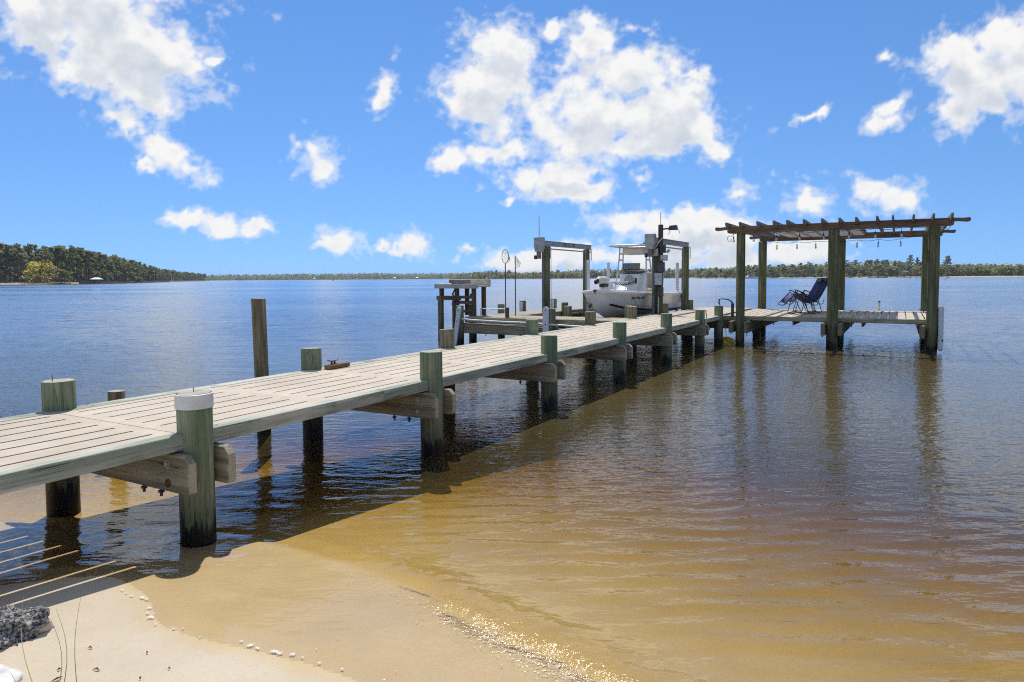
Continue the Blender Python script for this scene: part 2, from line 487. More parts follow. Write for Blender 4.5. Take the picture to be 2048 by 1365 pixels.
# ------------------------------------------------------------------ beach and river bed
def sand_mat():
    m, n, out = newmat("sand")
    tc = n.nodes.new("ShaderNodeTexCoord"); v = tc.outputs["Object"]
    a = noise_(n, v, 1.4, 5, 0.6); b = noise_(n, v, 38.0, 4, 0.7); g = noise_(n, v, 210.0, 2, 0.7)
    c = mixc(n, ramp(n, a.outputs[0], 0.3, 0.7), (0.49,0.41,0.295), (0.565,0.48,0.355))
    c = mixc(n, math_(n,'MULTIPLY',ramp(n, b.outputs[0], 0.5, 0.75),0.3), c, (0.42,0.33,0.22))
    c = mixc(n, math_(n,'MULTIPLY',ramp(n, g.outputs[0], 0.55, 0.72),0.55), c, (0.36,0.28,0.19))
    c = mixc(n, math_(n,'MULTIPLY',ramp(n, g.outputs[0], 0.45, 0.3),0.35), c, (0.74,0.66,0.54))
    at = n.nodes.new("ShaderNodeAttribute"); at.attribute_name = "wet"
    c2 = mixc(n, at.outputs["Fac"], c, mixc(n, 1.0, c, (0.98,0.87,0.64), 'MULTIPLY'))
    p = N(n, "ShaderNodeBsdfPrincipled")
    L(n, c2, p.inputs["Base Color"])
    L(n, ramp(n, at.outputs["Fac"], 0, 1, 0.95, 0.55), p.inputs["Roughness"])
    p.inputs["Specular IOR Level"].default_value = 0.2
    bp = N(n, "ShaderNodeBump", Strength=0.45, Distance=0.006)
    L(n, math_(n,'ADD',b.outputs[0],math_(n,'MULTIPLY',g.outputs[0],0.35)), bp.inputs["Height"]); L(n, bp.outputs[0], p.inputs["Normal"])
    L(n, p.outputs[0], out.inputs[0])
    return m
xs = axis_pts(-4.0, 3.0, 0.05, -4500, 4500, 1.09)
ys = axis_pts(1.6, 6.5, 0.05, -400, 6000, 1.09)
X, Y = np.meshgrid(xs, ys)
dE, dR = shore_fields(X, Y)
Z = bed_height(X, Y, dE, dR)
wet = sstep(dE + 0.05*vnoise(X*3, Y*3, 3), -0.10, 0.03)
beach = put("beach", grid_mesh("beach", xs, ys, Z, sand_mat(), {"wet": wet}))
tag(beach, kind='structure', label='pale sand beach sloping under the brown river water')

# ------------------------------------------------------------------ water
def water_mat():
    m, n, out = newmat("river_water")
    geo = n.nodes.new("ShaderNodeNewGeometry")
    sp = n.nodes.new("ShaderNodeSeparateXYZ"); L(n, geo.outputs["Position"], sp.inputs[0])
    def wv(sx, sy, ang, off=0.0):
        mp = n.nodes.new("ShaderNodeMapping")
        mp.inputs["Rotation"].default_value = (0,0,ang); mp.inputs["Scale"].default_value = (sx,sy,1)
        mp.inputs["Location"].default_value = (off, off*.7, off)
        L(n, geo.outputs["Position"], mp.inputs["Vector"]); return mp.outputs[0]
    chop = n.nodes.new("ShaderNodeAttribute"); chop.attribute_name = "chop"
    calm = n.nodes.new("ShaderNodeAttribute"); calm.attribute_name = "calm"
    # wavelets close to the beach: a height field
    h1 = noise_(n, wv(4.2, 9.0, R(-7)), 1.0, 2, 0.55, 0.5)
    h2 = noise_(n, wv(8.5, 23.0, R(-14), 4.0), 1.0, 2, 0.5, 0.4)
    h3 = noise_(n, wv(0.5, 1.3, R(-20), 9.0), 1.0, 2, 0.5)
    h4 = noise_(n, wv(26.0, 30.0, 0), 1.0, 3, 0.6)
    hh = math_(n,'ADD', math_(n,'MULTIPLY',h1.outputs[0],0.0092), math_(n,'MULTIPLY',h2.outputs[0],0.0046))
    hh = math_(n,'ADD', hh, math_(n,'MULTIPLY',h3.outputs[0],0.018))
    hh = math_(n,'MULTIPLY', hh, calm.outputs["Fac"])
    hh = math_(n,'ADD', hh, math_(n,'MULTIPLY', math_(n,'MULTIPLY',h4.outputs[0],0.014), chop.outputs["Fac"]))
    bp = N(n, "ShaderNodeBump", Strength=1.0, Distance=1.0)
    L(n, hh, bp.inputs["Height"])
    # open water: facet slopes
    s1 = noise_(n, wv(2.0, 5.2, R(-6)), 1.0, 5, 0.70)
    s2 = noise_(n, wv(0.35, 1.0, R(10), 5.0), 1.0, 3, 0.6)
    patch = noise_(n, wv(0.006, 0.035, R(4), 2.0), 1.0, 4, 0.6)
    def centred(x):
        a = n.nodes.new("ShaderNodeVectorMath"); a.operation='SUBTRACT'
        L(n, x.outputs["Color"], a.inputs[0]); a.inputs[1].default_value=(0.5,0.5,0.5); return a.outputs[0]
    add = n.nodes.new("ShaderNodeVectorMath"); add.operation='MULTIPLY_ADD'
    L(n, centred(s2), add.inputs[0]); add.inputs[1].default_value=(0.5,0.5,0); L(n, centred(s1), add.inputs[2])
    far = ramp(n, sp.outputs[1], 3.0, 24.0)
    amp = math_(n,'MULTIPLY', far, ramp(n, patch.outputs[0], 0.36, 0.64, 0.42, 0.95))
    sv_ = n.nodes.new("ShaderNodeSeparateXYZ"); L(n, add.outputs[0], sv_.inputs[0])
    sc = n.nodes.new("ShaderNodeCombineXYZ")           # wind waves run in to the beach: their lit faces lean shoreward
    L(n, math_(n,'MULTIPLY', math_(n,'MULTIPLY',amp,0.8), sv_.outputs[0]), sc.inputs[0])
    L(n, math_(n,'MULTIPLY', math_(n,'MULTIPLY',amp,-1.0), math_(n,'MULTIPLY_ADD', math_(n,'ABSOLUTE',sv_.outputs[1]), 0.85, 0.058)), sc.inputs[1])
    nn = n.nodes.new("ShaderNodeVectorMath"); nn.operation='ADD'
    L(n, bp.outputs[0], nn.inputs[0]); L(n, sc.outputs[0], nn.inputs[1])
    no = n.nodes.new("ShaderNodeVectorMath"); no.operation='NORMALIZE'; L(n, nn.outputs[0], no.inputs[0])
    fr = N(n, "ShaderNodeFresnel", IOR=1.40); 
    hf = n.nodes.new("ShaderNodeVectorMath"); hf.operation='MULTIPLY_ADD'       # facets hidden by their neighbours reflect less steeply
    L(n, sc.outputs[0], hf.inputs[0]); hf.inputs[1].default_value = (0.2,0.2,0.2); L(n, bp.outputs[0], hf.inputs[2])
    hn = n.nodes.new("ShaderNodeVectorMath"); hn.operation='NORMALIZE'; L(n, hf.outputs[0], hn.inputs[0])
    L(n, hn.outputs[0], fr.inputs["Normal"])
    tr0 = N(n, "ShaderNodeBsdfTransparent", Color=(1,1,1,1))
    body = N(n, "ShaderNodeBsdfDiffuse", Color=(0.118,0.090,0.034,1))     # silt and tannin hang in the deeper water
    silt = n.nodes.new("ShaderNodeAttribute"); silt.attribute_name = "silt"
    trm = n.nodes.new("ShaderNodeMixShader"); L(n, silt.outputs["Fac"], trm.inputs[0]); L(n, tr0.outputs[0], trm.inputs[1]); L(n, body.outputs[0], trm.inputs[2])
    tr = trm
    gl = N(n, "ShaderNodeBsdfGlossy", Roughness=0.03, Color=(1,1,1,1)); L(n, no.outputs[0], gl.inputs["Normal"]); L(n, math_(n,'MULTIPLY_ADD',chop.outputs["Fac"],0.10,0.03), gl.inputs["Roughness"])
    mx = n.nodes.new("ShaderNodeMixShader")
    L(n, fr.outputs[0], mx.inputs[0]); L(n, tr.outputs[0], mx.inputs[1]); L(n, gl.outputs[0], mx.inputs[2])
    L(n, mx.outputs[0], out.inputs["Surface"])
    va = N(n, "ShaderNodeVolumeAbsorption", Density=3.2, Color=(1-0.50/3.2, 1-0.90/3.2, 1-3.0/3.2, 1))
    L(n, va.outputs[0], out.inputs["Volume"])
    return m
xs = axis_pts(-3.4, 2.2, 0.022, -4400, 4400, 1.075)
ys = axis_pts(1.9, 5.6, 0.022, -300, 5800, 1.075)
X, Y = np.meshgrid(xs, ys)
dE, dR = shore_fields(X, Y)
B = bed_height(X, Y, dE, dR)
film = B + 0.011*sstep(dE, -0.005, 0.16) + 0.003*vnoise(X*6,Y*6,2)*sstep(dE,0,.2)
Zw = np.where(dE < 0, B - 0.012 - 0.05*np.minimum(-dE,1), film)
k = sstep(dR, -0.16, 0.16)
Zw = Zw*(1-k) + 0.0*k
jit = 0.05*fbm(X*2.2, Y*2.2, 3, seed=21)
s = dR + jit
amp = 0.040*sstep(X, -1.7, -0.1) + 0.008
prof = np.where(s<0.06, np.exp(-((s-0.06)/0.095)**2), np.exp(-((s-0.07)/0.20)**2))
rough = (0.5*fbm(X*14, Y*14, 3, seed=31))*sstep(X,-1.3,0.2)
Zw = Zw + np.where(dE>0, amp*prof*(1+0.35*rough), 0)
Zw = Zw + np.where(dE>0, 0.004*fbm(X*18, Y*18, 3, seed=33)*np.exp(-((dR+0.03)/0.13)**2)*sstep(X,-1.2,0.1), 0)
ripple = 0.0035*np.sin(23*(Y*0.97+X*0.22)+2.5*fbm(X*.8,Y*.8,2,seed=3)) + 0.003*np.sin(37*(Y*0.99-X*0.08)+3*fbm(X*1.1+5,Y*.9,2,seed=4))
near = sstep(dR, 0.15, 0.9)*(1-sstep(np.hypot(X,Y), 4.0, 6.5))
Zw = Zw + ripple*near
chop = np.exp(-((dR+0.06)/0.16)**2)*sstep(X, -1.25, 0.2)
silt = 1-np.exp(-2.2*np.maximum(-B-0.03, 0))
calm = np.where(dE>0, 0.50 + 0.50*sstep(dR, 0.0, 1.2), 0.0)
water = put("water", grid_mesh("water", xs, ys, Zw, water_mat(), {"chop": chop, "calm": calm, "silt": silt}))
tag(water, kind='structure', label='wide tea-brown river, blue with reflected sky further out')

# ------------------------------------------------------------------ sky: cumulus on a dome far outside the scene
CLOUDS = [  # centre x, y, half width, half height (in units of the 1370-long view direction), tilt
 (190,0,190,80,8),(270,75,160,75,25),(320,110,100,55,30),(235,150,110,55,30),(300,185,85,48,20),(325,212,45,24,10),(270,230,40,18,20),(110,50,90,60,30),(390,130,40,22,10),(440,122,22,10,0),
 (350,305,46,27,25),(392,336,40,23,30),(300,322,22,11,0),(625,308,36,36,30),(645,340,26,24,-30),(600,295,16,14,0),
 (375,433,36,11,0),(440,442,45,14,10),(515,449,30,13,10),(680,480,42,20,0),(640,489,22,8,0),(838,487,30,22,0),(800,496,24,8,-10),(765,490,16,10,0),
 (775,172,20,40,20),(765,200,16,18,0),(1000,105,70,50,0),(985,160,85,58,0),(960,210,60,50,0),(1000,262,52,46,0),(960,308,62,30,-10),(915,322,40,18,-20),(1015,302,60,26,0),
 (1255,170,95,52,0),(1210,230,140,64,0),(1310,225,115,64,0),(1365,265,80,46,0),(1160,285,100,50,0),(1265,292,120,34,0),(1422,290,46,26,30),(1442,312,26,26,30),(1380,198,38,24,0),(1395,168,32,12,0),
 (1170,95,52,30,0),(1112,80,24,22,0),(1132,128,30,32,40),(1212,88,28,22,0),(1268,70,40,11,10),
 (1062,366,56,24,0),(1130,382,75,22,0),(1182,385,36,16,0),(1130,342,55,20,0),(1282,365,18,13,0),(1020,408,12,8,0),
 (1250,448,55,30,0),(1330,466,90,32,0),(1400,448,66,26,0),(1390,492,120,30,0),(1480,480,60,40,0),
 (1000,528,42,18,0),(1080,525,60,22,0),(1150,512,60,26,0),(1230,515,75,24,0),(1330,525,120,22,0),(1450,522,100,25,0),(1580,512,70,28,0),(1655,498,45,22,0),
 (1470,398,26,17,-20),(1610,405,42,30,0),(1768,402,54,30,15),(1735,385,34,18,0),(2010,105,130,50,-10),(1905,130,82,42,-15),(1965,170,105,55,0),(2080,150,110,80,0),(1902,240,42,32,-20),(1955,218,65,30,-20),(1850,160,36,26,0),
 (1785,228,38,16,-30),(1768,258,42,18,-15),(1765,126,18,12,0),(1612,244,36,7,-25),(1642,233,15,9,-40),(1750,385,40,18,0),(930,505,20,8,-20),
 (-180,90,160,60,10),(-330,260,120,50,5),(2300,300,140,55,-8),(2420,120,160,70,0),(-420,430,80,20,0),(2260,470,110,24,0)]
def cloud_field(az, el):
    a = np.tan(az); b = np.tan(el)/np.cos(az)
    px = a*1370; py = b*1370
    wx = 13*fbm(px/60, py/60, 4, 0.6, 41); wy = 13*fbm(px/60+31, py/60+7, 4, 0.6, 43)
    D = np.full(az.shape, -1.0)
    for cx, cy, rx, ry, t in CLOUDS:
        q0, q1 = px+wx-(cx-1024), py+wy-(557-cy-0.0063*(cx-1024)*-1)
        c, s_ = math.cos(R(-t)), math.sin(R(-t))
        u_, v_ = (q0*c+q1*s_)/(rx*1.12), (-q0*s_+q1*c)/(ry*1.15)
        d = (1-np.sqrt(u_*u_+v_*v_))*(0.72 if rx < 60 else 1.0)
        h = np.clip(0.5+0.5*(d-D)/0.22, 0, 1)
        D = D*(1-h)+d*h + 0.055*h*(1-h)*4*0.5
    tex = 0.62*fbm(px/95, py/80, 6, 0.56, 51)
    F_ = D + tex*0.68
    return np.where(np.abs(az) < R(62), F_, -1)
def generic_field(az, el):
    zz = np.maximum(np.sin(el), 0.06)
    gx, gy = np.cos(el)*np.sin(az)/zz, np.cos(el)*np.cos(az)/zz
    return fbm(gx*0.9+4.2, gy*0.9+1.7, 6, 0.55, 61) - 0.22
az = np.concatenate([np.arange(-180,-44,2.0), np.arange(-44,44.01,0.11), np.arange(46,180.01,2.0)])
el = np.concatenate([np.arange(-1.5,0,0.5), np.arange(0,27.5,0.11), np.arange(28.5,90,2.0), [89.6]])
AZ, EL = np.meshgrid(R(1)*az, R(1)*el)
def density(A_, E_):
    f = cloud_field(A_, E_)
    g = generic_field(A_, E_)
    inside = (1-sstep(np.abs(A_), R(40), R(56)))*(1-sstep(E_, R(26), R(38)))
    f = f*inside + g*(1-inside)
    sunang = np.hypot((A_-SUN_AZ)*math.cos(SUN_EL), E_-SUN_EL)
    return f - 1.5*(1-sstep(sunang, R(12), R(22)))
F0 = density(AZ, EL)
hf_ = fbm(np.tan(np.clip(AZ,-1.2,1.2))*1370/26, np.tan(np.clip(EL,-.5,1.2))*1370/20, 4, 0.6, 81)
alpha = np.maximum(sstep(F0, -0.03, 0.46), 0.45*sstep(F0+0.34*hf_, -0.34, 0.34))
alpha *= sstep(EL, R(-0.5), R(0.6))*0.97
Fup = density(AZ, np.minimum(EL+R(1.5), R(89)))
shade = np.clip(0.22 + 0.5*sstep(Fup, 0.05, 0.8) - 0.9*np.clip(F0-Fup,0,1)*0 , 0, 1)
puff = fbm(np.tan(np.clip(AZ,-1.2,1.2))*1370/45, EL*1370/38, 5, 0.55, 71)
shade = np.clip(0.72*sstep(Fup, 0.12, 0.85) + 0.27*puff, 0, 1)*sstep(F0, 0.1, 0.5)
RAD = 9000.0
xyz = np.stack([RAD*np.cos(EL)*np.sin(AZ), RAD*np.cos(EL)*np.cos(AZ), RAD*np.sin(EL)], -1)
me = grid_mesh("sky", az, el, np.zeros_like(AZ), None, {"cloud": alpha, "shade": shade})
me.vertices.foreach_set("co", xyz.reshape(-1).astype(np.float32)); me.update()
m, n, out = newmat("cloud_layer")
a1 = n.nodes.new("ShaderNodeAttribute"); a1.attribute_name = "cloud"
a2 = n.nodes.new("ShaderNodeAttribute"); a2.attribute_name = "shade"
em = N(n, "ShaderNodeEmission", Strength=1.0)
L(n, mixc(n, a2.outputs["Fac"], (0.97,0.96,0.94), (0.60,0.655,0.74)), em.inputs["Color"])
tr = n.nodes.new("ShaderNodeBsdfTransparent")
mx = n.nodes.new("ShaderNodeMixShader")
L(n, a1.outputs["Fac"], mx.inputs[0]); L(n, tr.outputs[0], mx.inputs[1]); L(n, em.outputs[0], mx.inputs[2])
L(n, mx.outputs[0], out.inputs[0])
m.cycles.emission_sampling = 'NONE'
me.materials.append(m)
skyo = put("sky", me)
tag(skyo, kind='structure', label='blue sky with scattered white cumulus clouds')
# ------------------------------------------------------------------ walkway
def pile_mesh(name, r, ztop, zbot=-1.3, mat=PILE, seed=0, n=22, lean=0.0, crack=True):
    rnd = random.Random(seed)
    ph = [rnd.uniform(0,6.28) for _ in range(4)]
    b = MB(); zs = [zbot]
    k = max(4, int((ztop-zbot)/0.22))
    zs += [zbot+(ztop-0.012-zbot)*(i+1)/k for i in range(k)]
    vs, fs = [], []
    rings = [(z, 1.0) for z in zs] + [(ztop, 0.94)]
    tx, ty = rnd.uniform(-.05,.05), rnd.uniform(-.05,.05)
    for z, s in rings:
        for j in range(n):
            a = 2*math.pi*j/n
            q = r*s*(1+0.018*math.sin(2*a+ph[0]+z*0.8)+0.012*math.sin(3*a+ph[1]-z)+0.008*math.sin(5*a+ph[2])) * (1-0.012*(z-zbot))
            x, y = q*math.cos(a), q*math.sin(a)
            zz = z + (tx*x+ty*y if z > ztop-0.05 else 0)
            vs.append((x+lean*z, y, zz))
    m_ = len(rings)
    for i in range(m_-1):
        for j in range(n):
            p, q = i*n+j, i*n+(j+1)%n
            fs.append((p,q,q+n,p+n))
    fs.append(tuple(range(n-1,-1,-1))); fs.append(tuple(range((m_-1)*n, m_*n)))
    b.add(vs, fs)
    return b.mesh(name, mat, smooth=True)
STEP = 2.385
dock = thing("dock_walkway", "long weathered timber walkway on round piles running from the beach out to the pergola", "dock", DOCK_A, DOCK_R)
pm = [pile_mesh("pile", 0.104, 0.92, seed=i) for i in range(3)]
pb = [pile_mesh("pile", 0.100, 0.93, mat=PILE_BROWN, seed=i+10) for i in range(2)]
near_piles = []
for i in range(6):
    me_ = pm[i % 3]
    o = put("pile", me_, dock, (i*STEP, 0, 0.02*math.sin(i*2.1)), (0,0,i*1.3))
    near_piles.append(o)
put("pile", pm[1], dock, (13.75, 0.02, 0.0), (0,0,0.7))
for i in range(8):
    z = (-0.03, -0.02, 0.0, 0.0, 0.01, 0.02, 0.02, 0.02)[i]
    put("pile", (pm[0], pm[2], pb[0], pm[1], pb[1], pb[0], pm[2], pb[1])[i], dock, (i*STEP, 1.49, z), (0,0,2.0+i*0.9))
tag(near_piles[0], label="pile with a white painted band round its top")
wr = MB(); 
vs_, fs_ = [], []
NN = 28
for z, rr in ((0.832,0.1075),(0.915,0.1065),(0.919,0.100)):
    for j in range(NN):
        a = 2*math.pi*j/NN; vs_.append((rr*math.cos(a), rr*math.sin(a), z+0.004*math.sin(3*a)*(z<.8)))
for i in range(2):
    for j in range(NN): fs_.append((i*NN+j, i*NN+(j+1)%NN, (i+1)*NN+(j+1)%NN, (i+1)*NN+j))
wr.add(vs_, fs_)
wr.build("white_band", WHITE_PAINT, near_piles[0], smooth=True)
nl = MB().tube([(0.02,0.03,0.9),(0.021,0.03,0.945)], 0.0025, 6)
nl.build("nail", RUST, near_piles[0])
MB().tube([(0.02,0.03,0.9),(0.021,0.03,0.965)], 0.0028, 6).build("nail", RUST, [o for o in dock.children if o.name.startswith("pile")][7])

# edge boards, notched round the piles by the piles themselves
DZ = 0.688
lens_ = [(-5.2,-2.2),(-2.195,1.70),(1.705,5.55),(5.555,9.2),(9.205,13.86)]
for x0, x1 in lens_:
    MB().box(x0, x1-0.004, -0.030, 0.066, DZ-0.092, DZ).build("edge_board", EDGE, dock, bevel=0.007, segs=2)
for x0, x1 in [(-5.2,-1.0),(-0.995,3.1),(3.105,7.0),(7.005,11.2),(11.205,14.5),(14.505,17.9)]:
    MB().box(x0, x1-0.004, 1.368, 1.502, DZ-0.092, DZ).build("edge_board", EDGE, dock, bevel=0.007, segs=2)
# slotted composite panels
def panel_mesh(length, width, nslot, slot=0.025, th=0.008, end=0.085, name="deck_panel"):
    b = MB(); pitch_ = width/(nslot)
    b.box(0, end, 0, width, -th, 0); b.box(length-end, length, 0, width, -th, 0)
    y = 0.0
    for k in range(nslot+1):
        y0 = 0 if k == 0 else (k-0.5)*pitch_+slot/2
        y1 = width if k == nslot else (k+0.5)*pitch_-slot/2
        b.box(end, length-end, y0, y1, -th, 0)
    return b.mesh(name, DECK)
PL = 1.215
pmesh = panel_mesh(PL-0.006, 1.296, 7)
pthick = panel_mesh(PL-0.006, 1.296, 7, slot=0.021, th=0.055)  # extra depth added below so the slots pass little sun further out
rnd = random.Random(4)
u = -0.08-4*PL
while u < 17.6:
    put("deck_panel", pmesh if u < -0.5 else pthick, dock, (u, 0.067, DZ-0.004+rnd.uniform(-.0025,.0015)), (0, rnd.uniform(-.0012,.0012), 0))
    u += PL
# joists below the panels (hidden stringers that carry them)
for y in (0.45, 0.95):
    MB().box(-5.2, 17.9, y, y+0.045, DZ-0.19, DZ-0.04).build("joist", BEAM_X, dock)
# paired cap beams at every bent, chamfered at the ends, bolted through the piles
CZ0, CZ1 = 0.358, 0.583
def cap_poly(y0, y1, c=0.045):
    return [(y0,CZ0+.012),(y0+.012,CZ0),(y1-.012,CZ0),(y1,CZ0+.012),(y1,CZ1-c),(y1-c,CZ1),(y0+c,CZ1),(y0,CZ1-c)]
capm = MB().prism(cap_poly(-0.155, 1.66), -0.029, 0.029, 'yz').mesh("cap_beam", BEAM_Y, bevel=0.005)
bolt_z = MB().lathe([(0.0,0.0),(0.026,0.0),(0.026,0.004),(0.017,0.005),(0.016,0.013),(0.006,0.015)], 12, axis='x').mesh("bolt", GALV, smooth=True)
bolt_r = bolt_z.copy(); bolt_r.materials[0] = RUST
rod = MB().tube([(0,0,0),(0,0,-0.055)], 0.009, 8).add([(-.013,-.013,-.02),(.013,-.013,-.02),(.013,.013,-.02),(-.013,.013,-.02),(-.013,-.013,-.034),(.013,-.013,-.034),(.013,.013,-.034),(-.013,.013,-.034)],
      [(0,1,2,3),(7,6,5,4),(0,4,5,1),(1,5,6,2),(2,6,7,3),(3,7,4,0)]).mesh("bolt_end", DARKGREY)
for i in range(8):
    for s in (-1, 1):
        c = put("cap_beam", capm, dock, (i*STEP + s*0.134, 0, 0))
        if s < 0:
            for k, (y, z) in enumerate(((0.03,0.52),(0.03,0.41),(1.46,0.52),(1.46,0.41))):
                put("bolt", bolt_r if k in (1,) and i == 0 else bolt_z, c, (-0.0295, y, z), (0, math.pi, 0))
            for y in (0.16, 0.33, 1.2):
                put("bolt_end", rod, c, (0.01, y, CZ0))
# screws on the boards
sc_m = MB().lathe([(0.0,0.0),(0.009,0.0),(0.009,0.0015),(0.003,0.002)], 10).mesh("screw", DARKGREY)
for i in range(-1, 8):
    for y in (-0.045, 0.03, 1.40, 1.47):
        put("screw", sc_m, dock, (i*STEP+0.17+0.01*(y>1), y, DZ))

# ------------------------------------------------------------------ platform under the pergola
PZ = 0.68
plat = thing("platform_deck", "wide timber platform deck at the seaward end of the walkway under the pergola", "deck", DOCK_A, DOCK_R)
PV0, PV1, PU0, PU1 = -4.36, 0.055, 13.93, 17.9
npan = 4; pw = (PV1-PV0-0.26)/npan
pm2 = panel_mesh((PU1-PU0-0.28)/3-0.006, pw-0.006, 6)
for i in range(3):
    for k in range(npan):
        put("deck_panel", pm2, plat, (PU0+0.14+i*(PU1-PU0-0.28)/3, PV0+0.135+k*pw, PZ-0.003+random.uniform(-.002,.001)))
MB().box(PU0, PU0+0.135, PV0, PV1, PZ-0.10, PZ).build("edge_board", EDGE_Y, plat, bevel=0.006)
MB().box(PU1-0.135, PU1, PV0, PV1, PZ-0.10, PZ).build("edge_board", EDGE_Y, plat, bevel=0.006)
MB().box(PU0+0.137, PU1-0.137, PV0, PV0+0.13, PZ-0.10, PZ).build("edge_board", EDGE, plat, bevel=0.006)
for y in (-0.3, -1.6, -3.0):
    MB().box(PU0+0.14, PU1-0.14, y, y+0.045, PZ-0.19, PZ-0.037).build("joist", BEAM_X, plat)
xb = MB().box(13.55, 18.2, -0.045, 0.045, 0.31, 0.572).mesh("cap_beam", BEAM_X, bevel=0.012)
for v in (-0.46, -2.4, -4.25):
    for s in ((1,) if v < -4 else (-1, 1)):
        put("cap_beam", xb, plat, (0, v+s*0.165, 0))
    for u_ in (13.62, 14.3, 17.4):
        put("bolt_end", rod, plat, (u_, v-0.185, 0.31)); put("bolt_end", rod, plat, (u_+.1, v+0.185, 0.31))
short = pile_mesh("pile", 0.10, 0.55, seed=31)
for u_, v in ((15.9,-0.46),(15.9,-2.4),(15.9,-4.2)):
    put("pile", short, plat, (u_, v, 0))

# ------------------------------------------------------------------ pergola
perg = thing("pergola", "open timber pergola with brown beams, grey rafters and six round posts over the platform", "pergola", DOCK_A, DOCK_R)
pmh = [pile_mesh("post", (0.100,0.117,0.106)[i], 2.585, mat=POST, seed=40+i, n=24) for i in range(3)]
for i, v in enumerate((-0.46, -2.40, -4.25)):
    put("post", pmh[i], perg, (13.78, v, 0), (0,0,i*1.7))
    put("post", pmh[(i+1)%3], perg, (17.98, (-0.24,-2.27,-4.24)[i], 0), (0,0,i+0.4))
def beam_poly(v0, v1, z0, z1):
    h = z1-z0
    def tail(v, s):
        L_ = 0.34
        pts = [(v, z0), (v+s*0.05, z0+0.012), (v+s*0.065, z0+0.05), (v+s*0.055, z1-0.085), (v+s*0.10, z1-0.072), (v+s*(L_-0.08), z1-0.088)]
        for a in range(-80, 81, 20):
            pts.append((v+s*(L_-0.04+0.042*math.cos(R(a))), z1-0.046+0.044*math.sin(R(a))))
        pts += [(v+s*(L_-0.12), z1-0.012), (v+s*0.04, z1)]
        return pts
    return tail(v1, 1) + tail(v0, -1)[::-1]
for u_ in (13.78, 17.98):
    for s in (-1, 1):
        if s > 0: 
            MB().box(u_+0.05, u_+0.095, -4.3, -0.40, 2.60, 2.735).build("beam", CEDAR_Y, perg, bevel=0.004)
        else:
            MB().prism(beam_poly(-4.52, -0.22, 2.588, 2.748), u_-0.055, u_+0.045, 'yz').build("beam", CEDAR_Y, perg, bevel=0.005)
RV = [-0.2,-0.53,-0.85,-1.2,-1.51,-1.87,-2.2,-2.52,-2.88,-3.19,-3.54,-3.86,-4.19,-4.5]
u0, u1, rz0, rz1 = 13.36, 18.42, 2.685, 2.818
rp = [(u0,rz1),(u0,rz1-0.05),(u0+0.03,rz1-0.055),(u0+0.03,rz1-0.075),(u0+0.16,rz0+0.012),(u0+0.17,rz0),(u1-0.17,rz0),(u1-0.16,rz0+0.012),(u1-0.03,rz1-0.075),(u1-0.03,rz1-0.055),(u1,rz1-0.05),(u1,rz1)]
rm = MB().prism(rp, -0.02, 0.02, 'xz').mesh("rafter", CEDAR_X, bevel=0.003)
for i, v in enumerate(RV):
    put("rafter", rm, perg, (0, v, 0), (0, 0, random.uniform(-.003,.003)))
# pale translucent roof sheet lying on part of the rafters
m, n, out = newmat("translucent_sheet")
d1 = N(n, "ShaderNodeBsdfDiffuse", Color=(0.7,0.72,0.75,1)); d2 = N(n, "ShaderNodeBsdfTranslucent", Color=(0.5,0.53,0.58,1))
mx = N(n, "ShaderNodeMixShader", Fac=0.5); L(n, d1.outputs[0], mx.inputs[1]); L(n, d2.outputs[0], mx.inputs[2]); L(n, mx.outputs[0], out.inputs[0])
SHEET = m
MB().box(14.7, 17.85, -2.85, -0.95, 2.672, 2.679).build("roof_sheet", SHEET, perg)

# string lights under the beams
m, n, out = newmat("clear_bulb_glass")
gb = N(n, "ShaderNodeBsdfGlossy", Roughness=0.08); tb = N(n, "ShaderNodeBsdfTransparent", Color=(0.93,0.93,0.93,1)); db = N(n, "ShaderNodeBsdfDiffuse", Color=(0.8,0.8,0.78,1))
mx = N(n, "ShaderNodeMixShader", Fac=0.3); mx2 = N(n, "ShaderNodeMixShader", Fac=0.45)
L(n, tb.outputs[0], mx.inputs[1]); L(n, gb.outputs[0], mx.inputs[2]); L(n, mx.outputs[0], mx2.inputs[1]); L(n, db.outputs[0], mx2.inputs[2]); L(n, mx2.outputs[0], out.inputs[0])
BULB = m
sock = MB().lathe([(0.0,0.0),(0.011,0.0),(0.015,-0.01),(0.015,-0.05),(0.011,-0.056)], 10).tube([(0,0,0),(0,0,0.07)], 0.0045, 6).mesh("socket", BLACK, smooth=True)
bulb = MB().lathe([(0.011,0.0),(0.02,-0.02),(0.027,-0.045),(0.024,-0.066),(0.012,-0.08),(0.001,-0.083)], 12).mesh("bulb", BULB, smooth=True)
def lights(label, u_, vs, z, extra):
    t = thing("string_lights", label, "string lights", DOCK_A, DOCK_R, "strings of bulb lights on the pergola")
    pts = []
    vv = sorted(vs, reverse=True)
    for a, b in zip(vv[:-1], vv[1:]):
        for k in range(5):
            f = k/5; pts.append((u_, a+(b-a)*f, z - 0.035*math.sin(math.pi*f)))
    pts.append((u_, vv[-1], z))
    MB().tube(extra[0] + pts + extra[1], 0.0055, 6).build("cable", BLACK, t)
    for v in vs:
        s = put("socket", sock, t, (u_, v, z-0.07), (random.uniform(-.08,.08), random.uniform(-.08,.08), 0))
        put("bulb", bulb, s, (0,0,-0.055))
loop = [(13.70, -0.22-0.05*math.cos(a)+0.0, 2.47-0.07*math.sin(a)) for a in [x*0.7 for x in range(9)]]
lights("string of clear bulbs hanging under the front beam of the pergola", 13.70, [-0.31,-0.75,-1.24,-1.72,-2.2,-2.7,-3.19,-3.67], 2.585, (loop, [(13.62,-4.1,2.56),(13.62,-4.25,2.55),(13.63,-4.40,2.56),(13.72,-4.48,2.5),(13.75,-4.52,2.58)]))
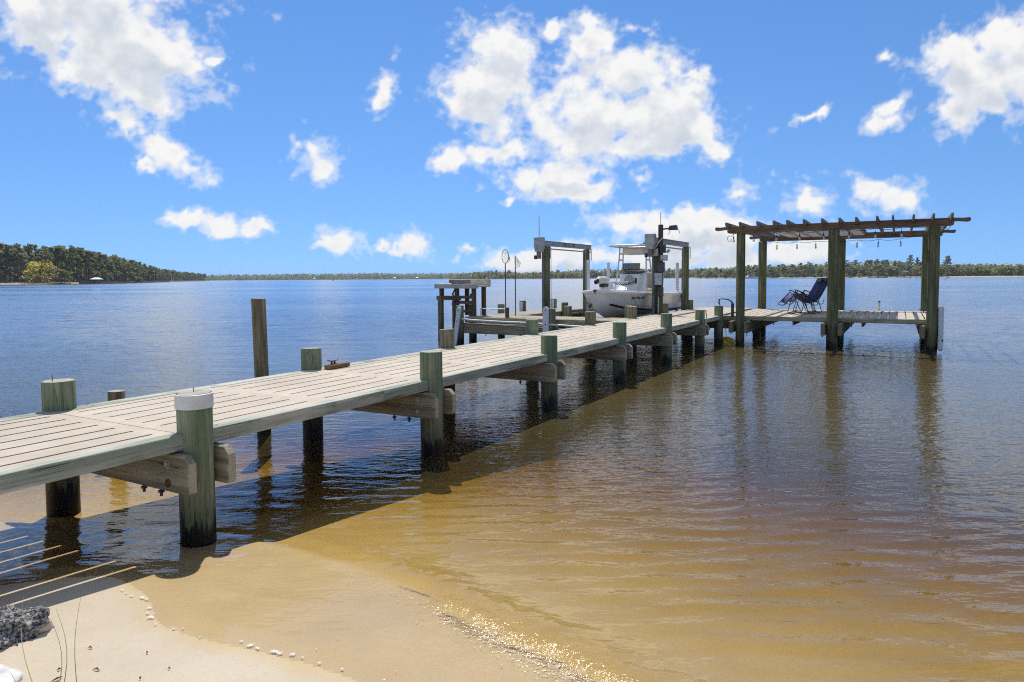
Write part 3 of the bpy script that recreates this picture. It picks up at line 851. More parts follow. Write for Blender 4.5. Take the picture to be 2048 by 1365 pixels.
lights("string of clear bulbs slung below the rear beam of the pergola", 17.86, [-0.64,-1.16,-1.64,-2.65,-3.15,-3.66], 2.55, ([(17.86,-0.3,2.6)], [(17.86,-4.2,2.62)]))

# ------------------------------------------------------------------ loose things on the walkway and platform
t = thing("dock_cleat", "two-horned metal mooring cleat on an orange brown wood block at the walkway edge", "cleat", W(2.60,1.345,DZ), DOCK_R+0.03)
MB().box(-0.15,0.15,-0.04,0.04,0,0.04).build("wood_block", ORANGE, t, bevel=0.004)
c = MB().tube([(-0.135,0,0.135),(-0.07,0,0.108),(0,0,0.104),(0.07,0,0.112),(0.13,0,0.152)], [0.008,0.0115,0.014,0.0115,0.008], 8)
c.tube([(-0.035,0,0.045),(-0.03,0,0.105)], [0.017,0.012], 8).tube([(0.035,0,0.045),(0.03,0,0.105)], [0.017,0.012], 8)
c.box(-0.06,0.06,-0.02,0.02,0.046,0.053)
co = c.build("cleat", DARKGREY, t, smooth=True, loc=(-0.06,0,0.0165))
co.scale = (0.62, 0.8, 0.55)
def horn_cleat(loc, rz, label):
    t = thing("dock_cleat", label, "cleat", loc, rz)
    c = MB().tube([(-0.14,0,0.09),(0,0,0.07),(0.14,0,0.09)], [0.009,0.014,0.009], 8)
    c.tube([(-0.04,0,0),(-0.035,0,0.07)], 0.014, 8).tube([(0.04,0,0),(0.035,0,0.07)], 0.014, 8)
    c.build("horns", DARKGREY, t, smooth=True)
    MB().box(-0.07,0.07,-0.025,0.025,0.0,0.008).build("base_plate", DARKGREY, t)
horn_cleat(W(17.0,-4.22,PZ), DOCK_R+R(90), "dark two-horned cleat on the platform beside the far right pergola post")
t = thing("rod_holder", "short upright tube with a capped top standing on the platform's far edge", "rod holder", W(17.75,-3.2,PZ))
MB().tube([(0,0,0),(0.005,0,0.22)], 0.017, 10).build("tube", CREAM, t, smooth=True)
MB().tube([(0.005,0,0.22),(0.005,0,0.255)], 0.03, 10).build("cap", DARKGREY, t, smooth=True)

# zero gravity loungers
def lounger():
    t = thing("lounge_chair", "dark navy folding recliner nearest the platform's front edge", "lounge chair", (0,0,0), 0, "folding recliners on the platform")
    def both(pts, r, name):
        for s in (-1, 1):
            MB().tube([(p[0], s*0.30, p[1]) for p in pts], r, 8).build(name, FRAME, t, smooth=True)
    w = 0.30
    fr = MB()
    foot = [(0.0,0.23),(0.42,0.545)]
    fr.tube([(0.42,-w,0.56),(0.03,-w,0.25),(0.0,-w+0.05,0.225),(0.0,w-0.05,0.225),(0.03,w,0.25),(0.42,w,0.56)], 0.0125, 8)
    fr.build("footrest_frame", FRAME, t, smooth=True)
    fb = MB().tube([(0.42,-w,0.545),(0.52,-w,0.46),(0.88,-w,0.275),(0.94,-w,0.31),(1.36,-w,0.88),(1.38,-w+0.06,0.91),(1.38,w-0.06,0.91),(1.36,w,0.88),(0.94,w,0.31),(0.88,w,0.275),(0.52,w,0.46),(0.42,w,0.545)], 0.0125, 8)
    fb.build("seat_frame", FRAME, t, smooth=True)
    leg_a = MB().tube([(0.52,-w-0.02,0.50),(0.36,-w-0.02,0.03),(0.36,-w+0.04,0.012),(0.36,w-0.04,0.012),(0.36,w+0.02,0.03),(0.52,w+0.02,0.50)], 0.0125, 8)
    leg_a.build("leg", FRAME, t, smooth=True)
    MB().tube([(0.54,-w-0.02,0.50),(0.82,-w-0.02,0.03),(0.83,-w+0.04,0.012),(0.83,w-0.04,0.012),(0.82,w+0.02,0.03),(0.54,w+0.02,0.50)], 0.0125, 8).build("leg", FRAME, t, smooth=True)
    MB().tube([(0.95,-w-0.02,0.31),(1.06,-w-0.02,0.03),(1.065,-w+0.04,0.012),(1.065,w-0.04,0.012),(1.06,w+0.02,0.03),(0.95,w+0.02,0.31)], 0.0125, 8).build("leg", FRAME, t, smooth=True)
    for s in (-1, 1):
        MB().tube([(0.86,s*(w+0.02),0.30),(0.98,s*(w+0.02),0.22),(1.10,s*(w+0.02),0.24),(1.14,s*(w+0.02),0.36)], 0.010, 8).build("brace", FRAME, t, smooth=True)
        a = MB(); P_ = [(0.40,0.605),(0.47,0.60),(0.58,0.565),(0.75,0.47),(0.93,0.375)]
        vs, fs = [], []
        for k, (x, z) in enumerate(P_):
            ww = (0.022,0.034,0.034,0.03,0.024)[k]
            for yy, zz in ((-ww,0),(ww,0),(ww,-0.022),(-ww,-0.022)): vs.append((x, s*(w+0.035)+yy, z+zz))
        for k in range(4):
            for j in range(4):
                fs.append((k*4+j, k*4+(j+1)%4, k*4+4+(j+1)%4, k*4+4+j))
        fs += [(3,2,1,0),(16,17,18,19)]
        a.add(vs, fs); a.build("armrest", BLACK, t, bevel=0.006)
        MB().tube([(0.44,s*(w+0.035),0.58),(0.42,s*w,0.545)], 0.012, 8).build("arm_bracket", FRAME, t)
    def sling(P, wd, name, parent=t):
        vs, fs = [], []
        nseg = len(P)
        for x, z in P:
            for j in range(5):
                f = j/4*2-1
                vs.append((x, f*wd, z - 0.02*(1-f*f)))
        for i in range(nseg-1):
            for j in range(4):
                fs.append((i*5+j, i*5+j+1, i*5+6+j, i*5+5+j))
        b = MB().add(vs, fs)
        o = b.build(name, NAVY, parent, smooth=True)
        sm = o.modifiers.new("thick", 'SOLIDIFY'); sm.thickness = 0.006
        return o
    sling([(0.10,0.30),(0.24,0.415),(0.36,0.505)], 0.275, "footrest_fabric")
    sling([(0.46,0.515),(0.60,0.42),(0.76,0.335),(0.88,0.285),(0.95,0.34),(1.07,0.49),(1.21,0.685),(1.35,0.87)], 0.28, "seat_fabric")
    hp = MB(); hp.box(-0.035,0.035,-0.2,0.2,-0.07,0.07)
    hp.build("headrest", BLACK, t, bevel=0.025, loc=(1.31,0,0.86), rot=(0,R(36),0))
    return t
ch = lounger()
ch.location = W(15.35, -1.12, PZ); ch.rotation_euler = (0,0,DOCK_R+R(-66))
ch.scale = (0.70, 0.90, 0.95)
c2 = copy_tree(ch); c2.location = W(16.05, -1.18, PZ); c2['label'] = "dark navy folding recliner set behind the other recliner"
c2.rotation_euler = (0,0,DOCK_R+R(-63))

# gear at the inner front post of the pergola
t = thing("hoist_arm", "black curved hoist arm clamped to the pergola post where the walkway meets the platform", "hoist", W(13.72,-0.30,0.72), DOCK_R)
MB().tube([(0.02,0.0,-0.02),(0.01,0.0,0.24),(0.0,0.02,0.30),(0,0.10,0.345),(0,0.24,0.365),(0,0.30,0.35),(0,0.31,0.30),(0,0.305,0.25),(0,0.28,0.215)], [0.02,0.02,0.018,0.014,0.013,0.016,0.018,0.015,0.01], 8).build("arm", BLACK, t, smooth=True)
MB().box(-0.03,0.03,-0.03,0.03,-0.06,0.26).build("bracket", DARKGREY, t, bevel=0.006)
tag(MB().tube([W(13.72,-0.0,1.0),W(13.72,-0.015,0.6),W(13.75,-0.13,0.40),W(13.75,-0.165,0.19)], 0.006, 6).build("line", ROPE), "thin line hanging from the black hoist arm to the yellow board", "rope")
t = thing("yellow_board", "weathered yellow board with an arched top standing in the water between two piles", "board", W(13.75,-0.17,0), DOCK_R)
poly = [(-0.185,-0.25),(0.185,-0.25),(0.185,0.115)] + [(0.185-0.37*k/8, 0.115+0.085*math.sin(math.pi*k/8)) for k in range(1,8)] + [(-0.185,0.115)]
MB().prism(poly, -0.02, 0.02, 'yz').build("board", YELLOW, t, bevel=0.004)
for y in (-0.175, 0.175):
    MB().lathe([(0.001,-0.03),(0.02,-0.024),(0.027,0),(0.02,0.024),(0.001,0.03)], 10, (-0.035,y,0.115), 'x').build("float", PVC, t, smooth=True)
tag(MB().tube([W(11.925+.02,-0.12,0.88),W(11.95,-0.135,0.75),W(11.85,-0.145,0.62),W(11.75,-0.16,0.585)], 0.011, 8).build("rope", ROPE, smooth=True), "short pale rope draped down the walkway pile nearest the platform", "rope")
# white bumper boards
def bumper(label, loc, rz, h, w, th, lean, bolts):
    t = thing("dock_bumper", label, "bumper", loc, rz)
    b = MB(); pts = []
    for k in range(9):
        a = math.pi*k/8; pts.append((w/2*math.cos(a), h-w/2+w/2*math.sin(a)))
    pts += [(-w/2, 0), (w/2, 0)]
    b.prism(pts, -th/2, th/2, 'yz')
    o = b.build("pad", VINYL, t, bevel=0.012, rot=(lean,0,0), segs=2)
    bm_ = MB().lathe([(0,0),(0.014,0),(0.014,0.006),(0,0.007)], 8, axis='x').mesh("bolt", DARKGREY)
    for z in bolts: put("bolt", bm_, o, (-th/2-0.001, 0, z), (0,math.pi,0))
    return t
bumper("tall white bumper board leaning on the corner pile below the fish cleaning table", W(11.05,5.66,-0.02), DOCK_R, 0.95, 0.115, 0.05, R(9), (0.6,0.86))
bumper("white bumper board upright on a pile in front of the boat's bow", W(11.10,3.22,0.25), DOCK_R, 0.70, 0.15, 0.05, 0.0, (0.3,0.62))
t = thing("dock_bumper", "tall pale cushion bumper on the outer side of the right front pergola post", "bumper", W(13.80,-4.398,0.06), DOCK_R)
MB().box(-0.13,0.13,-0.055,0.04,0,0.92).build("pad", VINYL, t, bevel=0.045, segs=3)

# free-standing mooring piles
o = put("mooring_pile", pile_mesh("mooring_pile", 0.072, 1.40, mat=PILE_BROWN, seed=77, n=16, lean=-0.018), None, (-2.578, 7.03, 0))
tag(o, "tall slim dark mooring pile leaning slightly beyond the walkway", "mooring pile")
o = put("mooring_pile", pile_mesh("mooring_pile", 0.075, 0.555, mat=PILE_BROWN, seed=78, n=16), None, (-3.73, 6.4, 0))
tag(o, "short rust-stained mooring pile just beyond the walkway near the beach", "mooring pile")
# ------------------------------------------------------------------ catwalk in front of the boat slip and its finger pier
cw = thing("slip_catwalk", "low plank catwalk running from the walkway round the bow side of the boat lift", "catwalk", DOCK_A, DOCK_R)
CZ = 0.66
plk = [MB().box(0, 1.02, 0, 0.138, -0.035, 0).mesh("plank", PLANK_X, bevel=0.004), MB().box(0, 1.02, 0, 0.138, -0.035, 0).mesh("plank", PLANK_X, bevel=0.006)]
v = 1.52
while v < 5.5:
    put("plank", plk[random.randint(0,1)], cw, (11.40, v, CZ+random.uniform(-.004,.003)), (0,0,random.uniform(-.004,.004)))
    v += 0.144
plk2 = MB().box(0, 0.138, 0, 0.80, -0.035, 0).mesh("plank", PLANK_Y, bevel=0.005)
u = 12.47
while u < 16.9:
    put("plank", plk2, cw, (u, 4.72, CZ+random.uniform(-.004,.003)), (0,0,random.uniform(-.004,.004)))
    u += 0.144
MB().box(11.33, 11.395, 1.51, 5.55, CZ-0.14, CZ-0.004).build("edge_board", EDGE_Y, cw, bevel=0.006)
MB().box(12.425, 12.465, 1.51, 4.715, CZ-0.14, CZ-0.004).build("edge_board", EDGE_Y, cw, bevel=0.006)
MB().box(12.47, 16.95, 4.66, 4.715, CZ-0.14, CZ-0.004).build("edge_board", EDGE, cw, bevel=0.006)
MB().box(12.47, 16.95, 5.525, 5.58, CZ-0.14, CZ-0.004).build("edge_board", EDGE, cw, bevel=0.006)
for (x0, x1, y0, y1) in ((11.22,11.30,3.0,5.75),(12.52,12.60,1.6,5.7),(11.22,11.30,1.6,2.8)):
    MB().box(x0, x1, y0, y1, 0.27, CZ-0.145).build("cap_beam", BEAM_Y, cw, bevel=0.008)
for u_ in (14.35, 16.6):
    MB().box(u_-.2, u_-.12, 4.55, 5.75, 0.27, CZ-0.145).build("cap_beam", BEAM_Y, cw, bevel=0.008)
for v in (1.9, 3.4, 4.4, 4.9, 5.3):
    put("bolt_end", rod, cw, (11.26, v, 0.27))
cp = [pile_mesh("pile", 0.098, 0.90, mat=(PILE, PILE_BROWN)[i%2], seed=60+i, n=18) for i in range(4)]
for i, (u_, v, dz) in enumerate(((11.20,5.60,0.04),(11.20,3.13,0.0),(11.20,2.16,0.02),(12.72,3.43,0.0),(12.72,1.86,0.03),(11.87,5.66,0.04),(13.3,5.67,0.0),(14.5,5.66,0.05),(16.5,5.48+.18,0.05),(15.0,4.58,0.0))):
    put("pile", cp[i%4], cw, (u_, v, dz), (0,0,i*1.1))
for (u_, v) in ((14.5,5.57),(16.5,5.57)):
    MB().box(u_-0.16,u_-0.125,v+.02,v+.10,0.2,0.92).build("white_strip", PVC, cw, bevel=0.005)
MB().tube([(11.10,1.6,0.50),(11.12,2.6,0.53),(11.11,3.6,0.57),(11.10,4.4,0.58),(11.11,5.2,0.60),(11.13,5.5,0.62)], 0.022, 8).build("pipe", PVC, cw, smooth=True)
MB().tube([(11.12,1.6,0.44),(11.12,3.0,0.46),(11.12,5.5,0.52)], 0.012, 8).build("conduit", DARKGREY, cw, smooth=True)

# fish cleaning table with its outrigger piles
ft = thing("fish_cleaning_table", "tall fish cleaning table of dark lumber on the catwalk corner with two outrigger piles", "cleaning table", DOCK_A, DOCK_R)
tp = [pile_mesh("pile", 0.078, 1.10, mat=PILE_BROWN, seed=80+i, n=16) for i in range(2)]
put("pile", tp[0], ft, (11.62,6.46,0.06)); put("pile", tp[1], ft, (12.0,6.28,0.0))
MB().box(11.56,11.66,5.86,6.55,1.055,1.16).build("rail", LUMBER_Y, ft, bevel=0.004)
tx0, tx1, ty0, ty1, tz = 11.55, 12.15, 5.30, 6.56, 1.40
MB().box(tx0, tx1, ty0, ty1, tz-0.02, tz+0.02).build("table_top", plain("grey_board", (0.46,0.44,0.41), 0.7, var=0.15), ft, bevel=0.004)
MB().box(tx0-0.03, tx0, ty0-0.02, ty1+0.02, tz-0.055, tz+0.055).build("apron", plain("pale_grey_board", (0.50,0.48,0.45), 0.7, var=0.15), ft, bevel=0.004)
MB().box(tx1-0.02, tx1+0.01, 5.90, ty1, tz+0.02, tz+0.16).build("backboard", plain("dark_grey_board", (0.20,0.185,0.17), 0.7, var=0.2), ft, bevel=0.004)
MB().box(tx1-0.02, tx1+0.01, ty0, 5.895, tz+0.02, tz+0.17).build("backboard", plain("tan_board", (0.52,0.47,0.36), 0.7, var=0.2), ft, bevel=0.004)
for x, y, z0, z1 in ((11.64,6.44,1.16,tz-.02),(11.62,5.96,0.66,tz-.02),(11.62,5.46,0.66,tz-.02),(12.08,5.96,0.66,tz-.02),(12.08,5.46,0.66,tz-.02)):
    MB().box(x-0.045,x+0.045,y-0.045,y+0.045,z0,z1).build("leg", LUMBER, ft, bevel=0.004)
for z, h in ((1.13,0.07),(1.0,0.08),(0.78,0.07)):
    MB().box(11.60,11.64,5.505,5.915,z-h/2,z+h/2).build("rung", LUMBER_Y, ft, bevel=0.003)
tag(MB().tube([W(11.56,5.98,1.34),W(11.53,6.03,1.2),W(11.55,5.95,1.08),W(11.54,6.06,0.95),W(11.56,5.98,0.9)],[0.014,0.025,0.02,0.02,0.012],8).build("hose_coil", DARKGREY, smooth=True), "dark hose bundle hanging from a leg of the fish cleaning table", "hose")
tr_ = MB().box(-0.07,0.07,-0.13,0.13,0,0.035).build("cutting_board", plain("yellow_plastic",(0.75,0.56,0.08),0.5,var=0.1), None, bevel=0.012, loc=W(11.66,5.62,tz+0.022), rot=(0,0,DOCK_R))
tag(tr_, "bright yellow cutting board lying on the fish cleaning table", "cutting board")
for i, y in enumerate((6.42,6.18)):
    b = MB().lathe([(0.0,0.055),(0.03,0.05),(0.05,0.03),(0.055,0.0)],12).build("float", CREAM, None, smooth=True, loc=W(11.63,y,tz+0.021))
    tag(b, ("cream domed float at the left end of the cleaning table","cream domed float beside the dark backboard's middle")[i], "float", "cream floats on the cleaning table")
t = thing("rod_clamp", "black angled rod holder clamped on top of a pile beside the cleaning table", "rod holder", W(11.87,5.66,0.93), DOCK_R)
MB().tube([(0,0.0,0),(0,0.0,0.10)],0.018,8).build("stem", BLACK, t)
MB().tube([(0,-0.07,0.07),(0,-0.03,0.14),(0,0.05,0.27)],[0.03,0.04,0.035],10).build("cup", plain("black_blue_plastic",(0.02,0.025,0.045),0.4), t, smooth=True)
t = thing("rod_rack", "thin metal rail frame standing on the catwalk edge", "rail", W(11.45,0,CZ), DOCK_R)
fr_ = MB().tube([(0,5.16,0),(0,5.16,0.20),(0,4.42,0.20),(0,4.42,0)],0.012,8).build("frame", GALV, t)
MB().box(-0.03,0.03,4.38,4.46,0,0.24).build("post", LUMBER, t, bevel=0.004)
# landing nets
def net(label, base, top, hoop, rx, rz_, tilt, m):
    t = thing("landing_net", label, "landing net", base, DOCK_R, "landing nets stood on the catwalk")
    h = Vector(top)-Vector(base)
    hv = (0,0,h.z)
    MB().tube([(0,0,0),(0.0,0.0,h.z)],0.013,8).build("handle", DARKGREY, t)
    k = 22
    hoop_pts = [(rx*math.sin(2*math.pi*i/k)*math.sin(tilt), rx*math.sin(2*math.pi*i/k)*math.cos(tilt), h.z+rz_-rz_*math.cos(2*math.pi*i/k)) for i in range(k+1)]
    MB().tube(hoop_pts,0.008,6,cap=False).build("hoop", ALU_DULL, t, smooth=True)
    b = MB()
    for i in range(0,k,2):
        p = Vector(hoop_pts[i]); q = Vector((0.10*math.cos(tilt), -0.10*math.sin(tilt)-0.04, h.z+rz_*0.7))
        mid = (p+q)/2+Vector((0.02,-0.02,-0.05)); b.tube([p,mid,q],0.0028,4,cap=False)
    for f in (0.35,0.65):
        pts = []
        for i in range(0,k+1,2):
            p = Vector(hoop_pts[i]); q = Vector((0.10*math.cos(tilt), -0.10*math.sin(tilt)-0.04, h.z+rz_*0.7)); pts.append(p*(1-f)+q*f)
        b.tube(pts,0.0028,4,cap=False)
    b.build("netting", m, t)
net("tall landing net with a round pale hoop, left of the pair on the catwalk", W(12.0,4.78,CZ), W(12.0,4.78,1.96), 0, 0.12, 0.17, 0.3, ROPE)
net("landing net with a narrower hoop and pale hanging mesh, right of the pair", W(12.25,4.64,CZ), W(12.25,4.64,1.86), 0, 0.12, 0.15, 1.0, ROPE)

# ------------------------------------------------------------------ boat lift
lift = thing("boat_lift", "four pile boat lift with aluminium top beams, motor housings and white guide poles", "boat lift", DOCK_A, DOCK_R)
lp = [pile_mesh("pile", 0.105, 2.42, mat=POST, seed=90+i, n=20) for i in range(2)]
LP = ((13.6,4.46),(16.35,4.50),(13.95,1.60),(16.6,1.60))
for i, (u_, v) in enumerate(LP): put("pile", lp[i%2], lift, (u_, v, -0.005), (0,0,i*1.4))
DARKPIPE = plain("dark_pipe",(0.16,0.165,0.17),0.5,0.4)
def lettering(txt, parent, loc, rot, size, mat, name="lettering", ext=0.001):
    cu = bpy.data.curves.new(name, 'FONT'); cu.body = txt; cu.size = size; cu.align_x = 'CENTER'; cu.align_y = 'CENTER'; cu.extrude = ext
    cu.space_character = 1.05
    cu.materials.append(mat)
    tmp = bpy.data.objects.new(name, cu); COL.objects.link(tmp)
    dg = bpy.context.evaluated_depsgraph_get(); dg.update()
    me_ = bpy.data.meshes.new_from_object(tmp.evaluated_get(dg))
    me_.name = name
    if not me_.materials: me_.materials.append(mat)
    bpy.data.objects.remove(tmp); bpy.data.curves.remove(cu)
    return put(name, me_, parent, loc, rot)
MOTOR = plain("drive_motor_grey",(0.23,0.20,0.17),0.6,0.2,0.3,25)
for j, (v, du) in enumerate(((4.46, 0.0), (1.60, 0.32))):
    b = MB()
    b.box(13.32+du,16.62+du,v-0.06,v+0.06,2.435,2.443).box(13.32+du,16.62+du,v-0.06,v+0.06,2.557,2.565).box(13.32+du,16.62+du,v-0.006,v+0.006,2.443,2.557)
    tbm = b.build("top_beam", ALU_DULL, lift)
    lettering("ECO  10  700" if j == 0 else "E C O", tbm, (15.0+du,v-0.0075,2.50), (R(90),0,R(0)), 0.135, (BLACK, VINYL)[j], ext=0.002)
    for u_ in (13.6+du,16.35+du):
        MB().box(u_-0.09,u_+0.09,v-0.075,v+0.075,2.412,2.43).build("pile_cap_plate", ALU_DULL, lift)
        MB().box(u_-0.015,u_+0.015,v-0.125,v-0.108,2.1,2.42).build("strap", ALU_DULL, lift)
    # tapered sheet-metal housing over the drive
    hp = [(v-0.118,2.645),(v+0.118,2.645),(v+0.122,2.42),(v+0.085,2.27),(v-0.085,2.27),(v-0.122,2.42)]
    hs_ = MB().prism([(p[0]+(0.02 if j==0 else 0.02),p[1]) for p in hp], 13.16+du, 13.34+du, 'yz').build("motor_housing", ALU_DULL, lift, bevel=0.008)
    MB().tube([(13.24+du,v+0.03,2.27),(13.24+du,v+0.03,2.09)],0.062,12).build("motor", MOTOR, lift, smooth=True)
    MB().box(13.19+du,13.29+du,v+0.10,v+0.15,2.08,2.18).build("junction_box", DARKGREY, lift, bevel=0.005)
    MB().tube([(13.42+du,v,2.40),(13.42+du,v,0.2)],0.035,10).build("guide_pipe", DARKPIPE, lift, smooth=True)
    MB().tube([(13.3+du,v,2.36),(16.6+du,v,2.36)],0.018,8).build("drive_shaft", ALU_DULL, lift, smooth=True)
    for u_ in (13.85+du, 16.15+du):
        vv = v + (-0.02 if j == 0 else 0.02)
        MB().tube([(u_,vv,2.40),(u_,vv,0.34)],0.007,6).build("cable", GALV, lift)
for u_ in (13.85,16.15):
    MB().box(u_-0.06,u_+0.06,1.75,4.32,0.20,0.34).build("cradle_beam", ALU_DULL, lift)
for y in (2.25,3.35):
    MB().box(13.4,16.6,y-0.06,y+0.06,0.34,0.42).build("bunk", BEAM_X, lift, bevel=0.006)
for u_, v, z in ((14.3,3.56,2.05),(16.3,3.78,2.02),(16.4,1.77,1.98)):
    MB().tube([(u_,v,0.3),(u_,v,z),(u_,v,z+0.012)],[0.045,0.045,0.035],12).build("guide_pole", PVC, lift, smooth=True)
MB().tube([(13.24,4.48,2.66),(13.24,4.48,3.2)],[0.012,0.008],8).build("aerial", GALV, lift)

# power pole beside the lift
up_ = thing("utility_pole", "dark power pole beside the right lift pile carrying meter boxes, aerial and floodlight", "utility pole", W(13.80,1.44,0), DOCK_R)
put("pole", pile_mesh("pole", 0.062, 2.87, mat=LUMBER, seed=99, n=14), up_)
MB().tube([(0,0,2.86),(0,0,3.17)],0.009,8).build("aerial", GALV, up_)
MB().tube([(0,-0.05,2.76),(0.02,-0.26,2.78)],0.02,8).build("lamp_arm", BLACK, up_)
MB().prism([(-0.42,2.73),(-0.20,2.73),(-0.235,2.84),(-0.39,2.85)], -0.07, 0.07, 'yz').build("floodlight", plain("blue_black_lamp",(0.03,0.05,0.08),0.4), up_, bevel=0.01)
for y in (-0.21,-0.44):
    MB().tube([(0,y,2.73),(0,y-0.02,2.68),(0,y+(-0.04 if y<-.3 else 0.03),2.62)],0.006,6).build("bracket", DARKGREY, up_)
for (y, z, w, h, mt) in ((-0.09,2.28,0.13,0.20,DARKGREY),(0.10,2.20,0.16,0.18,GALV),(-0.12,2.06,0.16,0.14,GALV),(-0.05,1.84,0.16,0.24,DARKGREY),(0.02,1.55,0.17,0.30,GALV),(-0.03,1.24,0.14,0.22,DARKGREY)):
    MB().box(-0.15,-0.055,y-w/2,y+w/2,z-h/2,z+h/2).build("meter_box", mt, up_, bevel=0.008)
MB().tube([(-0.06,0.03,1.15),(-0.065,0.03,0.4)],0.02,8).build("conduit", GALV, up_, smooth=True)
MB().tube([(-0.03,-0.06,2.55),(-0.10,0.0,2.46),(-0.10,0.08,2.34),(-0.11,0.15,2.25)],0.012,8).build("cable", PVC, up_, smooth=True)
MB().tube([(-0.1,-0.2,2.24),(-0.1,-0.24,2.20)],0.05,10).build("sensor", GALV, up_, smooth=True)

# ------------------------------------------------------------------ boat on the lift, bow towards the beach
boat = thing("motorboat", "white centre console motorboat with a T-top resting on the boat lift", "boat", W(17.0,2.64,0.02), DOCK_R+math.pi)
boat.scale = (0.925, 0.86, 1.10)
BL = 4.75
ST = []      # x, half-beam, gunwale z, chine half-beam, chine z, keel z
for x, hb, gz, cb, cz_, kz in ((0,1.10,1.03,0.98,0.60,0.42),(0.9,1.14,1.03,1.0,0.60,0.42),(1.9,1.15,1.04,1.0,0.61,0.42),(2.8,1.10,1.06,0.92,0.63,0.42),(3.5,0.96,1.08,0.72,0.67,0.44),(4.05,0.72,1.10,0.45,0.72,0.50),(4.45,0.44,1.12,0.22,0.80,0.62),(4.68,0.20,1.135,0.075,0.93,0.80),(BL+0.06,0.03,1.145,0.012,1.08,1.03)):
    ST.append((x,hb,gz,cb,cz_,kz))
def station(s, off=0.0):
    x,hb,gz,cb,cz_,kz = s
    p = [(0,kz),(cb*0.5,kz+(cz_-kz)*0.52),(cb,cz_),(cb+0.03*min(1,hb),cz_+0.015),(cb+(hb-cb)*0.40,cz_+(gz-cz_)*0.40),(cb+(hb-cb)*0.72,cz_+(gz-cz_)*0.75),(hb,gz)]
    return [(x, y, z) for y, z in p]
vs, fs = [], []
for s in ST:
    h = station(s)
    vs += [(x,-y,z) for x,y,z in h[::-1]] + h[1:]
K = 13
for i in range(len(ST)-1):
    for j in range(K-1): fs.append((i*K+j,i*K+j+1,(i+1)*K+j+1,(i+1)*K+j))
fs.append(tuple(range(K)))
hull = MB().add(vs,fs).build("hull", GEL, boat, smooth=True)
# gunwale cap, cockpit floor, liner
g = MB(); vs, fs = [], []
for x,hb,gz,*_ in ST:
    ins = min(0.17, hb*0.6)
    for sy in (1,-1):
        for y,z in ((hb+0.025,gz-0.035),(hb+0.03,gz+0.005),(hb,gz+0.03),(hb-ins,gz+0.03),(hb-ins,gz-(0.33 if x<3.0 else 0.0))): vs.append((x,sy*y,z))
for i in range(len(ST)-1):
    for s in (0,5):
        for j in range(4):
            a = i*10+s+j; q = (a,a+1,a+11,a+10); fs.append(q if s==0 else q[::-1])
g.add(vs,fs).build("gunwale", GEL, boat, smooth=True)
dk = MB(); vs=[]; fs=[]
for x,hb,gz,*_ in ST:
    z = gz+0.028 if x>4.0 else 0.72
    ins = 0.165 if x<=4.0 else 0.0
    vs += [(x,-(hb-ins*min(1,hb)),z),(x,hb-ins*min(1,hb),z)]
for i in range(len(ST)-1): fs.append((i*2,i*2+1,i*2+3,i*2+2))
dk.add(vs,fs).build("cockpit_floor", GEL_IN, boat)
MB().box(-0.02,0.03,-1.05,1.05,0.62,1.03).build("transom", GEL, boat, bevel=0.01)
# dark boot stripe along the chine
for sy in (1,-1):
    vs, fs = [], []
    for s in ST[:7]:
        x,hb,gz,cb,cz_,kz = s
        for dz in (0.02,0.062):
            y = cb+0.03*min(1,hb)+(hb-cb)*0.40*(dz/((gz-cz_)*0.40)) + 0.022
            vs.append((x, sy*y, cz_+dz))
    x,hb,gz,cb,cz_,kz = ST[6]
    n_ = len(vs)//2
    for i in range(n_-1): fs.append((i*2,i*2+1,i*2+3,i*2+2))
    MB().add(vs,fs).build("boot_stripe", plain("stripe_black",(0.02,0.02,0.03),0.4), boat)
# registration on the bow quarter facing the walkway (local +y side)
tx = lettering("NC 2776 CW", boat, (3.68,0.822,0.965), (R(90),0,R(180)), 0.085, BLACK, "registration_number", 0.004)
tx.rotation_euler = (R(90+31), 0, R(180-23))
lettering("NC 2776 CW", boat, (3.68,-0.822,0.965), (R(90+31),0,R(23)), 0.085, BLACK, "registration_number", 0.004)
# console with windscreen
cx0, cx1, cw_ = 1.55, 2.25, 0.34
co_ = MB().prism([(cx0,0.72),(cx1+0.35,0.72),(cx1+0.33,1.12),(cx1+0.02,1.24),(cx1-0.06,1.52),(cx0+0.12,1.56),(cx0,1.30)], -cw_, cw_, 'xz').build("console", GEL, boat, bevel=0.05, segs=3, smooth=True)
MB().box(cx0+0.1,cx1-0.10,-cw_+0.02,cw_-0.02,1.55,1.585).build("dash_trim", BLACK, boat, bevel=0.01)
m, n, out = newmat("smoked_acrylic")
d1 = N(n,"ShaderNodeBsdfGlossy",Roughness=0.05); t1 = N(n,"ShaderNodeBsdfTransparent",Color=(0.28,0.31,0.34,1)); mx = N(n,"ShaderNodeMixShader",Fac=0.14)
L(n,t1.outputs[0],mx.inputs[1]); L(n,d1.outputs[0],mx.inputs[2]); L(n,mx.outputs[0],out.inputs[0])
MB().add([(cx1-0.06,-0.31,1.54),(cx1-0.06,0.31,1.54),(cx1-0.22,0.27,1.78),(cx1-0.22,-0.27,1.78),(cx1-0.07,-0.31,1.54),(cx1-0.07,0.31,1.54),(cx1-0.23,0.27,1.78),(cx1-0.23,-0.27,1.78)],
   [(0,1,2,3),(7,6,5,4),(0,4,5,1),(1,5,6,2),(2,6,7,3),(3,7,4,0)]).build("windscreen", m, boat)
MB().prism([(1.95,1.16),(2.60,1.0),(2.62,0.94),(2.60,0.72),(1.95,0.72)], -0.27, 0.27, 'xz').build("console_seat", GEL, boat, bevel=0.04, segs=2)
MB().lathe([(0.0,0),(0.16,0.0),(0.17,0.012),(0.0,0.03)],18,(2.27,0,1.32),'x').build("hatch", plain("grey_hatch",(0.35,0.36,0.37),0.4), boat, smooth=True)
